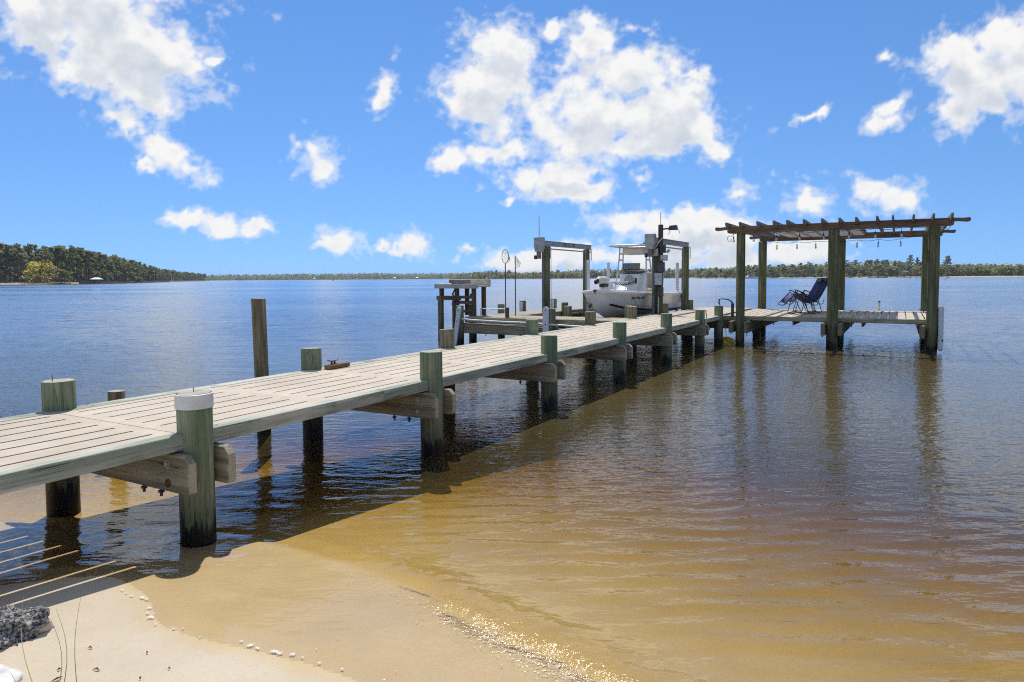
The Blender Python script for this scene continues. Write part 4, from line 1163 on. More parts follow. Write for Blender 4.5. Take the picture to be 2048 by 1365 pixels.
MB().box(0.75,1.15,-0.42,0.42,1.02,1.16).build("leaning_seat", plain("tan_vinyl",(0.50,0.40,0.28),0.6), boat, bevel=0.04)
MB().box(0.68,0.76,-0.42,0.42,1.14,1.56).build("seat_back", plain("tan_vinyl_back",(0.50,0.40,0.28),0.6), boat, bevel=0.03)
MB().box(0.80,1.10,-0.36,0.36,0.72,1.02).build("seat_base", GEL, boat, bevel=0.02)
# T-top
TZ = 2.19
for sy in (1,-1):
    y0, y1 = sy*0.52, sy*0.44
    MB().tube([(2.15,y0,0.74),(2.12,y0,1.1),(1.98,y1,1.9),(1.93,y1,TZ)],0.024,8).build("ttop_leg", ALU, boat, smooth=True)
    MB().tube([(1.45,y0,0.74),(1.50,y0,1.1),(1.66,y1,1.9),(1.62,y1,TZ)],0.024,8).build("ttop_leg", ALU, boat, smooth=True)
    for z, a, b_ in ((1.86,1.985,1.655),(2.02,1.965,1.655)):
        MB().box(b_,a,y1-0.018,y1+0.018,z-0.02,z+0.02).build("ttop_step", ALU, boat)
    MB().tube([(2.04,sy*0.46,1.55),(2.23,sy*0.10,1.26)],0.018,8).build("ttop_brace", ALU, boat, smooth=True)
MB().tube([(2.03,-0.45,1.62),(2.03,0.45,1.62)],0.014,8).build("ttop_rail", ALU, boat)
MB().tube([(1.15,-0.52,TZ),(2.55,-0.52,TZ),(2.62,-0.44,TZ),(2.62,0.44,TZ),(2.55,0.52,TZ),(1.15,0.52,TZ),(1.08,0.44,TZ),(1.08,-0.44,TZ),(1.15,-0.52,TZ)],0.024,8).build("ttop_frame", ALU, boat, smooth=True)
MB().box(1.12,2.58,-0.5,0.5,TZ+0.022,TZ+0.035).build("canopy", GEL, boat, bevel=0.004)
MB().box(1.45,1.95,-0.36,0.36,TZ-0.20,TZ-0.03).build("electronics_box", GEL, boat, bevel=0.04)
MB().lathe([(0,0),(0.05,0.0),(0.055,0.03),(0.03,0.07),(0,0.075)],12,(1.5,0.2,TZ+0.035)).build("antenna_dome", DARKGREY, boat, smooth=True)
# outboard
om = plain("outboard_grey",(0.05,0.06,0.075),0.3)
MB().prism([(-0.55,1.18),(-0.12,1.15),(-0.05,1.32),(-0.10,1.52),(-0.45,1.56),(-0.60,1.42)],-0.17,0.17,'xz').build("outboard_cowl", om, boat, bevel=0.05, segs=2)
MB().prism([(-0.42,0.30),(-0.24,0.30),(-0.16,1.2),(-0.48,1.2)],-0.055,0.055,'xz').build("outboard_leg", om, boat, bevel=0.02)
MB().tube([(-0.62,0,0.32),(-0.18,0,0.32)],[0.02,0.06],10).build("gearcase", om, boat)
# bow trolling motor: head, mount and stowed shaft
MB().tube([(4.86,0.10,1.36),(4.80,0.11,1.37),(4.42,0.14,1.37),(4.34,0.15,1.37)],[0.05,0.085,0.085,0.06],12).build("trolling_motor_head", GEL, boat, smooth=True)
MB().tube([(4.98,0.09,1.33),(4.88,0.1,1.36)],[0.05,0.06],10).build("trolling_motor_cap", BLACK, boat, smooth=True)
MB().box(3.9,4.62,0.04,0.20,1.17,1.23).box(4.0,4.3,0.06,0.20,1.23,1.34).build("trolling_motor_mount", GEL, boat, bevel=0.015)
MB().box(4.35,4.7,0.07,0.2,1.225,1.29).build("trolling_motor_bracket", BLACK, boat, bevel=0.01)
MB().tube([(4.3,0.17,1.33),(2.75,0.30,1.32)],0.016,8).build("trolling_motor_shaft", PVC, boat)
pts = [(4.0-1.45*t_/24, 0.24+0.1*t_/24, 1.30-0.05*math.sin(math.pi*t_/24)+0.013*math.cos(t_*math.pi)+0.05*(t_/24)) for t_ in range(25)]
MB().tube(pts,0.012,6).build("coiled_cord", BLACK, boat)
MB().tube([(2.55,0.33,1.42),(2.55,0.33,1.28)],0.03,8).build("plug", BLACK, boat)
for sy in (1,-1):
    MB().tube([(0.3,sy*1.02,1.06),(0.35,sy*1.0,1.11),(0.75,sy*1.02,1.11),(0.8,sy*1.04,1.06)],0.012,6).build("grab_rail", ALU, boat, smooth=True)
    MB().tube([(2.6,sy*1.02,1.08),(2.64,sy*1.02,1.11),(2.52,sy*1.03,1.11),(2.56,sy*1.03,1.08)],0.01,6).build("cleat", ALU, boat)
# ------------------------------------------------------------------ far shores
def far(x, Y, z=0.0):
    """a point Y metres out in the direction that lies x (of 2048) across the view"""
    return Vector(((x-1024)/1370.0*Y, Y, z))
def land_mat():
    m, n, out = newmat("shore_ground")
    tc = n.nodes.new("ShaderNodeTexCoord"); v = tc.outputs["Object"]
    a = noise_(n, v, 0.05, 4, 0.6); b = noise_(n, v, 0.6, 3, 0.6)
    c = mixc(n, ramp(n, a.outputs[0],0.4,0.6), (0.10,0.085,0.05), (0.13,0.14,0.05))
    c = mixc(n, ramp(n, b.outputs[0],0.5,0.7), c, (0.2,0.17,0.1))
    geo = n.nodes.new("ShaderNodeNewGeometry"); sp = n.nodes.new("ShaderNodeSeparateXYZ"); L(n, geo.outputs["Position"], sp.inputs[0])
    att = n.nodes.new("ShaderNodeAttribute"); att.attribute_name = "sandy"
    c = mixc(n, att.outputs["Fac"], c, (0.42,0.35,0.25))
    p = N(n, "ShaderNodeBsdfPrincipled", Roughness=0.9); L(n, c, p.inputs["Base Color"]); L(n, p.outputs[0], out.inputs[0])
    return m
LAND = land_mat()
def shore(name, line, depth, label, rise=1.6, sandy=None):
    """land behind a waterline given as (x, Y) stations"""
    rows = [(-0.02,-0.6),(0.0,0.0),(0.012,0.55),(0.05,0.9),(0.3,rise),(1.0,rise+1.2)]
    st = []
    for (x0,y0),(x1,y1) in zip(line[:-1], line[1:]):
        for k in range(8): st.append((x0+(x1-x0)*k/8, y0+(y1-y0)*k/8))
    st.append(line[-1])
    vs, fs, at = [], [], []
    for x, Y in st:
        for f, z in rows:
            vs.append(far(x, Y+f*depth*(1+0.1*math.sin(x*0.21)), z)); at.append(1.0 if (sandy and sandy(x) and f < 0.2) else (0.5 if f<0.02 else 0))
    nr = len(rows)
    for i in range(len(st)-1):
        for j in range(nr-1): fs.append((i*nr+j, (i+1)*nr+j, (i+1)*nr+j+1, i*nr+j+1))
    me = MB().add(vs, fs).mesh(name, LAND, smooth=True)
    a = me.attributes.new("sandy",'FLOAT','POINT'); a.data.foreach_set("value", np.array(at, dtype=np.float32))
    return tag(put(name, me), label, kind='structure')
LEFT = [(-420,270),(-160,315),(0,345),(60,352),(140,365),(200,405),(260,480),(310,600),(345,760),(385,980),(415,1150)]
FARC = [(330,2150),(450,2150),(600,2200),(760,2250),(900,2150),(960,2100)]
MID = [(890,1250),(960,1120),(1060,1020),(1160,980),(1300,960),(1420,900)]
RIGHT = [(1380,850),(1450,720),(1550,690),(1700,650),(1820,620),(1900,560),(1990,540),(2100,520),(2400,480)]
shore("left_shore", LEFT, 190, "low wooded shore on the left with a grassy bank", sandy=lambda x: 5 < x < 45)
shore("far_shore", FARC, 400, "distant wooded shore across the river")
shore("middle_shore", MID, 300, "wooded point beyond the boat lift")
shore("right_shore", RIGHT, 240, "wooded right shore with a thin strip of sand", sandy=lambda x: x > 1540)

def leafmat(name, col, var, trans=0.58):
    m, n, out = newmat(name)
    oi = n.nodes.new("ShaderNodeObjectInfo")
    tc = n.nodes.new("ShaderNodeTexCoord")
    ns = noise_(n, tc.outputs["Object"], 0.45, 3, 0.6); n2 = noise_(n, tc.outputs["Object"], 1.7, 2, 0.6)
    dark = tuple(c*0.55 for c in col); lite = tuple(min(1,c*1.45) for c in col)
    c = mixc(n, ramp(n, ns.outputs[0],0.32,0.68), dark, lite)
    c = mixc(n, math_(n,'MULTIPLY',ramp(n, n2.outputs[0],0.5,0.72),0.5), c, var)
    c = mixc(n, math_(n,'MULTIPLY',oi.outputs["Random"],0.45), c, var)
    d = n.nodes.new("ShaderNodeBsdfDiffuse"); t = n.nodes.new("ShaderNodeBsdfTranslucent")
    L(n, c, d.inputs[0]); L(n, c, t.inputs[0])
    mx = N(n, "ShaderNodeMixShader", Fac=trans); L(n, d.outputs[0], mx.inputs[1]); L(n, t.outputs[0], mx.inputs[2]); L(n, mx.outputs[0], out.inputs[0])
    return m
PINE = leafmat("pine_needles", (0.26,0.29,0.115), (0.34,0.30,0.14))
SPRING = leafmat("spring_leaves", (0.30,0.34,0.10), (0.36,0.31,0.13))
OLIVE = leafmat("oak_leaves", (0.26,0.25,0.09), (0.33,0.26,0.13))
GOLD = leafmat("yellow_leaves", (0.45,0.41,0.09), (0.36,0.28,0.12))
RUSTY = leafmat("rust_leaves", (0.26,0.18,0.10), (0.28,0.22,0.12))
BARK = plain("bark", (0.115,0.085,0.065), 0.9, var=0.35, scale=1.5)

def leaf_quads(b, c, r, count, size, rnd, flat=0.8):
    for _ in range(count):
        while True:
            p = Vector((rnd.uniform(-1,1), rnd.uniform(-1,1), rnd.uniform(-1,1)))
            if p.length < 1: break
        p = Vector(c) + Vector((p.x*r[0], p.y*r[1], p.z*r[2]))
        e = Euler((rnd.uniform(-1,1)*flat, rnd.uniform(-1,1)*flat, rnd.uniform(0,6.28))).to_matrix()
        s = size*rnd.uniform(0.6,1.3)
        q = [p + e @ Vector(w)*s for w in ((-.5,-.35,0),(.5,-.4,.12),(.55,.35,0),(-.45,.45,.1))]
        b.add(q, [(0,1,2,3)])
def pine_meshes(h, seed):
    rnd = random.Random(seed)
    t = MB(); crown = MB()
    bend = rnd.uniform(-.4,.4)
    top = (bend, rnd.uniform(-.3,.3), h*0.97)
    t.tube([(0,0,-0.5),(bend*.3,0,h*.35),(bend*.7,top[1]*.5,h*.7),top],[0.30,0.24,0.17,0.04],7)
    z = h*rnd.uniform(0.44,0.56)
    while z < h*0.95:
        f = (z/h-0.45)/0.55
        L_ = (1.0-0.75*f)*rnd.uniform(1.6,3.0)+0.4
        a = rnd.uniform(0,6.28)
        x0 = bend*(z/h)**1.5
        tip = (x0+L_*math.cos(a), L_*math.sin(a), z+rnd.uniform(0.0,0.7))
        t.tube([(x0,0,z),tip],[0.07,0.02],4)
        leaf_quads(crown, tip, (rnd.uniform(.8,1.35),rnd.uniform(.8,1.35),rnd.uniform(.4,.7)), 17, 0.8, rnd, 0.9)
        if rnd.random()<0.6: leaf_quads(crown, ((tip[0]+x0)/2, tip[1]/2, z+0.2), (0.8,0.8,0.5), 8, 0.75, rnd, 0.9)
        z += rnd.uniform(0.28,0.62)
    leaf_quads(crown, (top[0],top[1],h*0.96), (0.9,0.9,0.8), 22, 0.75, rnd)
    return t.mesh("trunk", BARK, smooth=True), crown.mesh("crown", PINE)
def broad_meshes(h, w, seed, mat, low=0.12):
    rnd = random.Random(seed)
    t = MB(); crown = MB()
    t.tube([(0,0,-0.4),(0.1,0,h*.3),(0.0,0.1,h*.6)],[0.28,0.2,0.08],7)
    k = int(16+w*2)
    for i in range(k):
        a = rnd.uniform(0,6.28); zz = rnd.uniform(low+0.05,0.92)
        rr = w*0.5*math.sqrt(max(0.05, 1-((zz-0.42)/0.6)**2))*rnd.uniform(0.35,1.0)
        c = (rr*math.cos(a), rr*math.sin(a), h*zz)
        if i%3==0: t.tube([(0,0,h*min(zz,.5)*0.8),c],[0.09,0.02],4)
        leaf_quads(crown, c, (w*rnd.uniform(.13,.2),w*rnd.uniform(.13,.2),h*rnd.uniform(.07,.12)), 24, 0.75, rnd, 1.0)
    return t.mesh("trunk", BARK, smooth=True), crown.mesh("crown", mat)
PINES = [pine_meshes(17.0, 100+i) for i in range(8)]
BROADS = {'spring':[broad_meshes(9.0, 7.0, 200+i, SPRING) for i in range(3)], 'olive':[broad_meshes(10.5, 8.0, 210+i, OLIVE) for i in range(3)],
          'rust':[broad_meshes(6.0, 6.0, 220+i, RUSTY, 0.02) for i in range(2)], 'dark':[broad_meshes(10.0, 7.5, 230+i, PINE) for i in range(3)],
          'gold':[broad_meshes(5.0, 6.0, 240+i, GOLD, 0.0) for i in range(2)]}
def tree(name, label, group, meshes, loc, s, rz):
    t = thing(name, label, "tree" , loc, rz, group)
    t.scale = (s[0], s[0], s[1])
    put("trunk", meshes[0], t); put("crown", meshes[1], t)
    return t
def lerp_line(line, x):
    for (x0,y0),(x1,y1) in zip(line[:-1], line[1:]):
        if x0 <= x <= x1: return y0+(y1-y0)*(x-x0)/(x1-x0)
    return line[0][1] if x < line[0][0] else line[-1][1]
rnd = random.Random(11)
def top_at(table, x):
    for (x0,y0),(x1,y1) in zip(table[:-1], table[1:]):
        if x0 <= x <= x1: return y0+(y1-y0)*(x-x0)/(x1-x0)
    return table[-1][1] if x > table[-1][0] else table[0][1]
# crown heights (metres) along the shores
LEFT_H = [(-420,20),(0,19.5),(100,19.8),(160,19.0),(200,17.8),(240,16.4),(270,15.2),(300,13.2),(330,11.6),(370,11.2),(415,10.6)]
def hor(x): return 557-0.0063*(x-1024)
# left stand of pines: rows at growing depth
cnt = 0
for row, (d0, dens) in enumerate(((16,6.5),(34,6.0),(60,6.0))):
    x = -30.0 if row else -20.0
    while x < 412:
        Y = lerp_line(LEFT, x) + d0 + rnd.uniform(-7,9)
        hh = top_at(LEFT_H, x)*rnd.uniform(0.78,1.10)
        if row == 0 and 45 < x < 150 and rnd.random() < 0.8:
            x += dens; continue
        tree("pine_tree", "tall dark pine standing in the dense stand on the left shore", "pines in the stand on the left shore", PINES[rnd.randint(0,7)], far(x, Y, 0.9+0.5*row), (rnd.uniform(.9,1.25), hh/17.0), rnd.uniform(0,6.28))
        x += dens*rnd.uniform(0.6,1.4)*(345/ max(345, Y))**0.7
# spring-green understorey on the left
for i in range(26):
    x = rnd.uniform(-10, 340); 
    if 40 < x < 150: continue
    Y = lerp_line(LEFT, x)+rnd.uniform(9,30)
    k = rnd.choice(['spring','dark','olive','dark'])
    tree("understory_tree", "small leafy tree in the undergrowth below the pines of the left shore", "small trees below the left pines", rnd.choice(BROADS[k]), far(x, Y, 0.8), (rnd.uniform(.5,.9), rnd.uniform(.5,.95)), rnd.uniform(0,6.28))
# the broad yellow-green oak and its neighbours
oak = broad_meshes(12.5, 17.0, 301, leafmat("oak_spring_leaves", (0.62,0.56,0.10), (0.50,0.38,0.15)), 0.05)
tree("oak_tree", "broad spreading yellow-green oak near the water on the left shore", None, oak, far(82, 366, 0.8), (1.0,1.0), 0.4)
tree("oak_tree", "low brownish oak leaning out right beside the large yellow-green oak", None, broad_meshes(7.5, 10.0, 302, OLIVE, 0.05), far(124, 366, 0.8), (1.0,1.0), 1.4)
tree("oak_tree", "rounded dark green tree behind and right of the yellow-green oak", None, broad_meshes(11.5, 9.0, 303, leafmat("dark_oak_leaves",(0.14,0.19,0.07),(0.17,0.2,0.08)), 0.1), far(132, 384, 0.8), (1.0,1.0), 2.4)
tree("shrub", "small rounded golden bush below the yellow-green oak", None, BROADS['gold'][0], far(79, 360, 0.6), (0.75,0.75), 0.0)
tree("shrub", "low yellow bush at the water's edge near the end of the left pines", None, BROADS['gold'][1], far(277, 512, 0.6), (1.0,0.8), 1.0)
tree("shrub", "tall pale green thicket at the frame edge of the left shore", None, BROADS['spring'][0], far(16, 368, 0.8), (1.0,1.35), 1.0)
# mass of foliage behind the individual trees of every shore
def woods(name, label, line, hs, x0, x1, n_, size, d0, d1, mats, lowf=1.0):
    b = MB(); r_ = random.Random(hash(label) % 1000 if False else len(label))
    for _ in range(n_):
        x = r_.uniform(x0,x1); f = r_.random()
        Y = lerp_line(line, x)+d0+f*(d1-d0)
        h = top_at(hs, x)*lowf*(0.80+0.16*math.sin(x*0.37+f*9)+0.10*math.sin(x*1.13+2+f*17))*(0.85+0.15*f)
        z = h*(r_.random()**0.75)*r_.uniform(0.93,1.05)
        p = far(x, Y, 0.6+z)
        e = Euler((r_.uniform(-1.1,1.1), r_.uniform(-1.1,1.1), r_.uniform(0,6.28))).to_matrix()
        s = size*r_.uniform(0.6,1.4)
        b.add([p+e@Vector(w)*s for w in ((-.5,-.4,0),(.5,-.45,.1),(.55,.4,0),(-.45,.5,.1))],[(0,1,2,3)])
    me = b.mesh(name, mats[0])
    for mm in mats[1:]: me.materials.append(mm)
    idx = np.array([r_.randint(0,len(mats)-1) for _ in range(len(me.polygons))], dtype=np.int32)
    me.polygons.foreach_set("material_index", idx)
    return tag(put(name, me), label, "woods", kind='stuff')
woods("background_woods", "dark mass of woodland behind the left pines", LEFT, LEFT_H, -60, 420, 9000, 1.7, 45, 110, [PINE, PINE, PINE, OLIVE], 0.72)
FAR_H = [(330,18),(450,19),(560,20),(620,23),(700,21),(740,24),(800,20),(960,20)]
woods("distant_woods", "distant blue-green line of woods across the river", FARC, FAR_H, 335, 960, 12000, 4.2, 10, 160, [PINE, PINE, OLIVE, PINE])
MID_H = [(890,8),(930,11),(980,14),(1020,13),(1050,10),(1085,11),(1120,13),(1180,14),(1250,13.5),(1330,13),(1420,13)]
woods("background_woods", "mass of woodland on the point beyond the boat lift", MID, MID_H, 900, 1430, 8000, 2.6, 12, 90, [PINE, PINE, OLIVE, PINE])
RIGHT_H = [(1380,12),(1450,12),(1500,14),(1600,14.5),(1700,16),(1800,16.5),(1850,15),(1900,11.5),(2000,11),(2400,11)]
woods("background_woods", "mass of mixed woodland behind the right shore", RIGHT, RIGHT_H, 1390, 2120, 13000, 1.9, 22, 90, [PINE, PINE, OLIVE, SPRING, PINE])
# individual trees along the middle and right shores
def stand(line, hs, x0, x1, step, kinds, lab, grp, d=(8,40)):
    x = x0
    while x < x1:
        Y = lerp_line(line, x)+rnd.uniform(*d)
        h = top_at(hs, x)*rnd.uniform(0.80,1.05)
        k = rnd.choice(kinds)
        if k == 'pine':
            tree("pine_tree", "dark pine "+lab, "pines "+grp, PINES[rnd.randint(0,7)], far(x,Y,0.9), (rnd.uniform(.85,1.2),h/17.0), rnd.uniform(0,6.28))
        else:
            hb = {'spring':9.0,'olive':10.5,'rust':6.0,'dark':10.0,'gold':5.0}[k]
            f = rnd.uniform(0.55,0.9)*h/hb if k not in ('rust','gold') else rnd.uniform(.5,.8)
            nm = {'spring':"pale green leafy tree ",'olive':"olive brown leafy tree ",'rust':"low rust brown bush ",'dark':"dark leafy tree ",'gold':"low yellow bush "}[k]
            tree("leafy_tree" if k not in ('rust','gold') else "shrub", nm+lab, {'spring':'pale leafy trees ','olive':'olive leafy trees ','rust':'rust bushes ','dark':'dark leafy trees ','gold':'yellow bushes '}[k]+grp, rnd.choice(BROADS[k]), far(x,Y-(6 if k in('rust','gold') else 0),0.8), (f*rnd.uniform(.9,1.2),f), rnd.uniform(0,6.28))
        x += step*rnd.uniform(0.6,1.4)
stand(MID, MID_H, 915, 1425, 8.5, ['pine','pine','pine','dark','olive'], "on the wooded point beyond the boat lift", "on the point beyond the lift")
stand(RIGHT, RIGHT_H, 1395, 1890, 6.0, ['pine','pine','pine','dark','olive','spring'], "along the right shore behind the pergola", "on the right shore")
stand(RIGHT, RIGHT_H, 1895, 2065, 7.0, ['spring','spring','olive','olive','dark','pine'], "behind the sandy strip right of the pergola", "behind the sandy strip", (14,45))
stand(RIGHT, RIGHT_H, 1400, 1900, 17.0, ['rust','rust','gold','spring'], "at the waterline of the right shore", "at the waterline of the right shore", (5,9))
tree("pine_tree", "lone tall pine rising above the trees just right of the pergola", None, PINES[2], far(1893, 585, 0.9), (1.1, 17.6/17), 0.3)
tree("pine_tree", "tall pine with an open crown, tallest seen through the pergola's right bay", None, PINES[5], far(1820, 650, 0.9), (1.25, 20.5/17), 0.9)
tree("pine_tree", "slim pine topping the woods just left of the pergola's right post", None, PINES[1], far(1834, 645, 0.9), (0.7, 18/17), 0.9)

# ------------------------------------------------------------------ houses and boats far off
ROOF_W = plain("pale_roof", (0.78,0.79,0.78), 0.5, var=0.05); ROOF_B = plain("brown_roof",(0.15,0.10,0.08),0.8); WALL_G = plain("grey_wall",(0.36,0.36,0.36),0.8); WALL_B = plain("blue_grey_wall",(0.22,0.30,0.40),0.7); GLASS = plain("window_glass",(0.05,0.06,0.08),0.1, var=0.1)
def house(name, label, cat, loc, w, d, h, rh, wall, roof, rz=0.0, open_=False, wins=3):
    t = thing(name, label, cat, loc, rz)
    if open_:
        for x in (-w/2+.15,0,w/2-.15):
            for y in (-d/2+.15,d/2-.15): MB().box(x-.12,x+.12,y-.12,y+.12,-1.2,h).build("post", BARK, t)
        MB().box(-w/2,w/2,-d/2,d/2,0.6,0.75).build("deck", BARK, t)
    else:
        MB().box(-w/2,w/2,-d/2,d/2,-0.5,h).build("wall", wall, t)
        for i in range(wins):
            x = -w/2 + w*(i+0.5)/wins
            MB().box(x-w*.12,x+w*.12,-d/2-.06,-d/2-.01,h*.35,h*.8).build("window", GLASS, t)
    e = 0.5
    MB().add([(-w/2-e,-d/2-e,h),(w/2+e,-d/2-e,h),(w/2+e,d/2+e,h),(-w/2-e,d/2+e,h),(-w/4,0,h+rh),(w/4,0,h+rh)],[(0,1,5,4),(1,2,5),(2,3,4,5),(3,0,4),(3,2,1,0)]).build("roof", roof, t)
    return t
house("boathouse", "open boathouse with a white hipped roof at the left shore", "boathouse", far(195,398,0.0), 4.6, 4.5, 2.5, 1.1, None, ROOF_W, 0.2, True)
house("house", "blue-grey house with a pale roof among the left pines", "house", far(211,440,0.8), 5.5, 6, 4.6, 1.0, WALL_B, ROOF_W, 0.3)
house("house", "house with a brown roof at the far left edge of the shore", "house", far(-2,362,1.2), 9, 8, 2.4, 2.6, WALL_G, ROOF_B, 0.0)
house("house", "white-roofed house on the right shore seen through the pergola", "house", far(1808,640,0.8), 3.4, 5, 4.4, 1.4, WALL_G, ROOF_W, 0.5)
house("house", "tall grey house beside the white-roofed one on the right shore", "house", far(1826,640,0.8), 4.5, 5, 6.0, 1.4, WALL_G, WALL_G, 0.4)
for i, (x, s) in enumerate(((452,1.0),(470,1.0),(630,0.8),(790,1.0),(835,1.1))):
    house("house", ("pale house on the distant shore beyond the left point", "second pale house just right of the first on the distant shore", "tiny pale house midway along the distant shore", "tiny white house on the distant shore right of the sailboat", "pale house on the distant shore left of the cleaning table")[i], "house", far(x,2190,0.6), 8*s, 7, 4, 3, ROOF_W, ROOF_W if i != 1 else WALL_B, 0.1)
t = thing("motor_yacht", "white motor yacht with a low cabin crossing before the right shore", "yacht", far(1502,620,0), R(8))
hp = [(-7.0,0.0),(-7.6,0.9),(-8.4,1.9),(3,1.35),(6.2,1.35),(6.4,0.0)]
MB().prism(hp,-1.9,1.9,'xz').build("hull", GEL, t, bevel=0.3)
MB().prism([(-4.5,1.5),(-3.0,2.6),(3.5,2.6),(4.0,1.5)],-1.5,1.5,'xz').build("cabin", GEL, t, bevel=0.1)
MB().prism([(-3.9,1.75),(-3.1,2.35),(3.0,2.35),(3.2,1.75)],-1.53,1.53,'xz').build("window", GLASS, t)
MB().box(-2.6,3.2,-1.4,1.4,3.5,3.65).build("hardtop", GEL, t)
for x in (-2.0,2.6):
    for y in (-1.2,1.2): MB().tube([(x,y,2.6),(x+.3,y,3.5)],0.07,6).build("pillar", GEL, t)
MB().tube([(0.5,0,3.65),(0.8,0,5.4)],0.06,6).build("mast", GEL, t)
t = thing("sailboat", "small sailboat with a bare white mast off the distant shore", "sailboat", far(749,1700,0), R(20))
MB().prism([(-4.5,0.1),(-5.2,1.2),(4.6,1.0),(4.4,0.1)],-1.3,1.3,'xz').build("hull", GEL, t)
MB().tube([(-0.5,0,1),(-0.5,0,13)],[0.35,0.25],8).build("mast", GEL, t)
o = tag(MB().lathe([(0.3,-0.5),(0.55,0.0),(0.5,0.9),(0.15,1.3),(0.12,2.1)],10).build("channel_marker", BARK, None, loc=far(667,700,0)), "small dark channel marker floating far out on the river", "marker")
# bulkhead along part of the left shore
b = MB()
pts = [far(x, lerp_line(LEFT, x)-0.5) for x in range(160, 345, 6)]
for p, q in zip(pts[:-1], pts[1:]):
    b.bar((p.x,p.y,0.45),(q.x,q.y,0.45),0.25,1.3)
tag(b.build("sea_wall", BARK), "low brown timber sea wall along the left shore", "sea wall")

# ------------------------------------------------------------------ beach foreground: rocks, grass, foam, litter
def rock(name, label, loc, dims, mat, seed, rz, nz=0.25, sub=5):
    bm = bmesh.new(); bmesh.ops.create_icosphere(bm, subdivisions=sub, radius=1.0)
    co = np.array([v.co[:] for v in bm.verts])
    k = fbm(co[:,0]*1.3+seed, co[:,1]*1.3+co[:,2]*1.7, 3, 0.5, seed)
    k2 = fbm(co[:,0]*7+seed, co[:,1]*7+co[:,2]*9, 3, 0.6, seed+3)
    for v, a, c in zip(bm.verts, k, k2):
        v.co *= 1+nz*a+0.07*c*(nz/0.25)
        v.co.x *= dims[0]; v.co.y *= dims[1]; v.co.z *= dims[2]
    for f in bm.faces: f.smooth = True
    me = bpy.data.meshes.new(name); bm.to_mesh(me); bm.free(); me.materials.append(mat)
    return tag(put(name, me, None, loc, (0,0,rz)), label, "rock")
m, n, out = newmat("pitted_dark_rock")
tc = n.nodes.new("ShaderNodeTexCoord")
a = noise_(n, tc.outputs["Object"], 75, 4, 0.7); b_ = noise_(n, tc.outputs["Object"], 9, 3, 0.6)
c = mixc(n, ramp(n, a.outputs[0],0.42,0.60), (0.03,0.028,0.028), (0.40,0.38,0.35))
c = mixc(n, ramp(n, b_.outputs[0],0.60,0.66), c, (0.62,0.54,0.42))
p = N(n,"ShaderNodeBsdfPrincipled",Roughness=0.9); L(n,c,p.inputs["Base Color"])
bp = N(n,"ShaderNodeBump",Strength=1.0,Distance=0.012); L(n,a.outputs[0],bp.inputs["Height"]); L(n,bp.outputs[0],p.inputs["Normal"]); L(n,p.outputs[0],out.inputs[0])
rock("rock", "dark pitted rock on the dry sand at the lower left", (-2.165,2.83,0.075), (0.165,0.15,0.12), m, 5, 0.5)
wm = plain("white_rock",(0.70,0.66,0.60),0.85,var=0.15,scale=9,bump=0.6)
rock("rock", "smooth whitish rock in the lower left corner in front of the dark rock", (-1.98,2.42,0.06), (0.16,0.15,0.10), wm, 9, 1.0, 0.12)
GRASS_DRY = plain("dry_grass",(0.45,0.36,0.18),0.8,var=0.2)
GRASS_GRN = plain("green_grass",(0.22,0.22,0.09),0.7,var=0.2)
for i, (base, tip, lab, mt) in enumerate((((-1.73,2.40,0.10),(-1.92,2.62,0.36),"pale dry grass stalk nearest the dark rock",GRASS_DRY),((-1.66,2.41,0.10),(-1.78,2.56,0.30),"thin grass stalk, second of the four from the dark rock",GRASS_GRN),
     ((-1.64,2.405,0.10),(-1.77,2.58,0.33),"thin grass stalk close right of the second stalk",GRASS_GRN),((-1.58,2.40,0.10),(-1.69,2.62,0.38),"long leaning grass stalk furthest from the dark rock",GRASS_GRN))):
    bvec, tvec = Vector(base), Vector(tip); pts = []
    for k in range(7):
        f = k/6; q = bvec.lerp(tvec, f); q.x += (0.03 if i!=3 else -0.02)*math.sin(f*math.pi)*(-1 if i==0 else 1); pts.append(q)
    tag(MB().tube(pts,[0.0018*(1-0.75*k/6) for k in range(7)],5).build("grass_stalk", mt, smooth=True), lab, "grass", "grass stalks on the sand")
DEB = plain("dry_leaf",(0.22,0.11,0.045),0.8,var=0.3)
b = MB(); r_ = random.Random(3)
def ground(x, y):
    X_ = np.array([[x]]); Y_ = np.array([[y]]); e, r__ = shore_fields(X_, Y_); return float(bed_height(X_, Y_, e, r__)[0,0])
for (x, y, s) in ((-1.72,2.50,.022),(-1.70,2.47,.018),(-1.66,2.46,.016),(-1.68,2.42,.022),(-1.60,2.44,.03),(-1.52,2.43,.008),(-1.53,2.40,.012),(-1.62,2.58,.018),(-1.76,2.57,.008),(-1.25,2.45,.006),(-1.35,2.6,.005),(-1.5,2.72,.005),(-1.75,2.75,.012),(-1.1,2.46,.005),(-1.42,2.52,.004)):
    z = ground(x,y)+0.004; a = r_.uniform(0,3.14)
    b.tube([(x-s*math.cos(a),y-s*math.sin(a),z),(x,y,z+0.006),(x+s*math.cos(a+.5),y+s*math.sin(a+.5),z)],[0.001,0.004,0.001],5)
tag(b.build("beach_litter", DEB), "scattered brown leaf bits and twigs on the dry sand", "litter", kind='stuff')
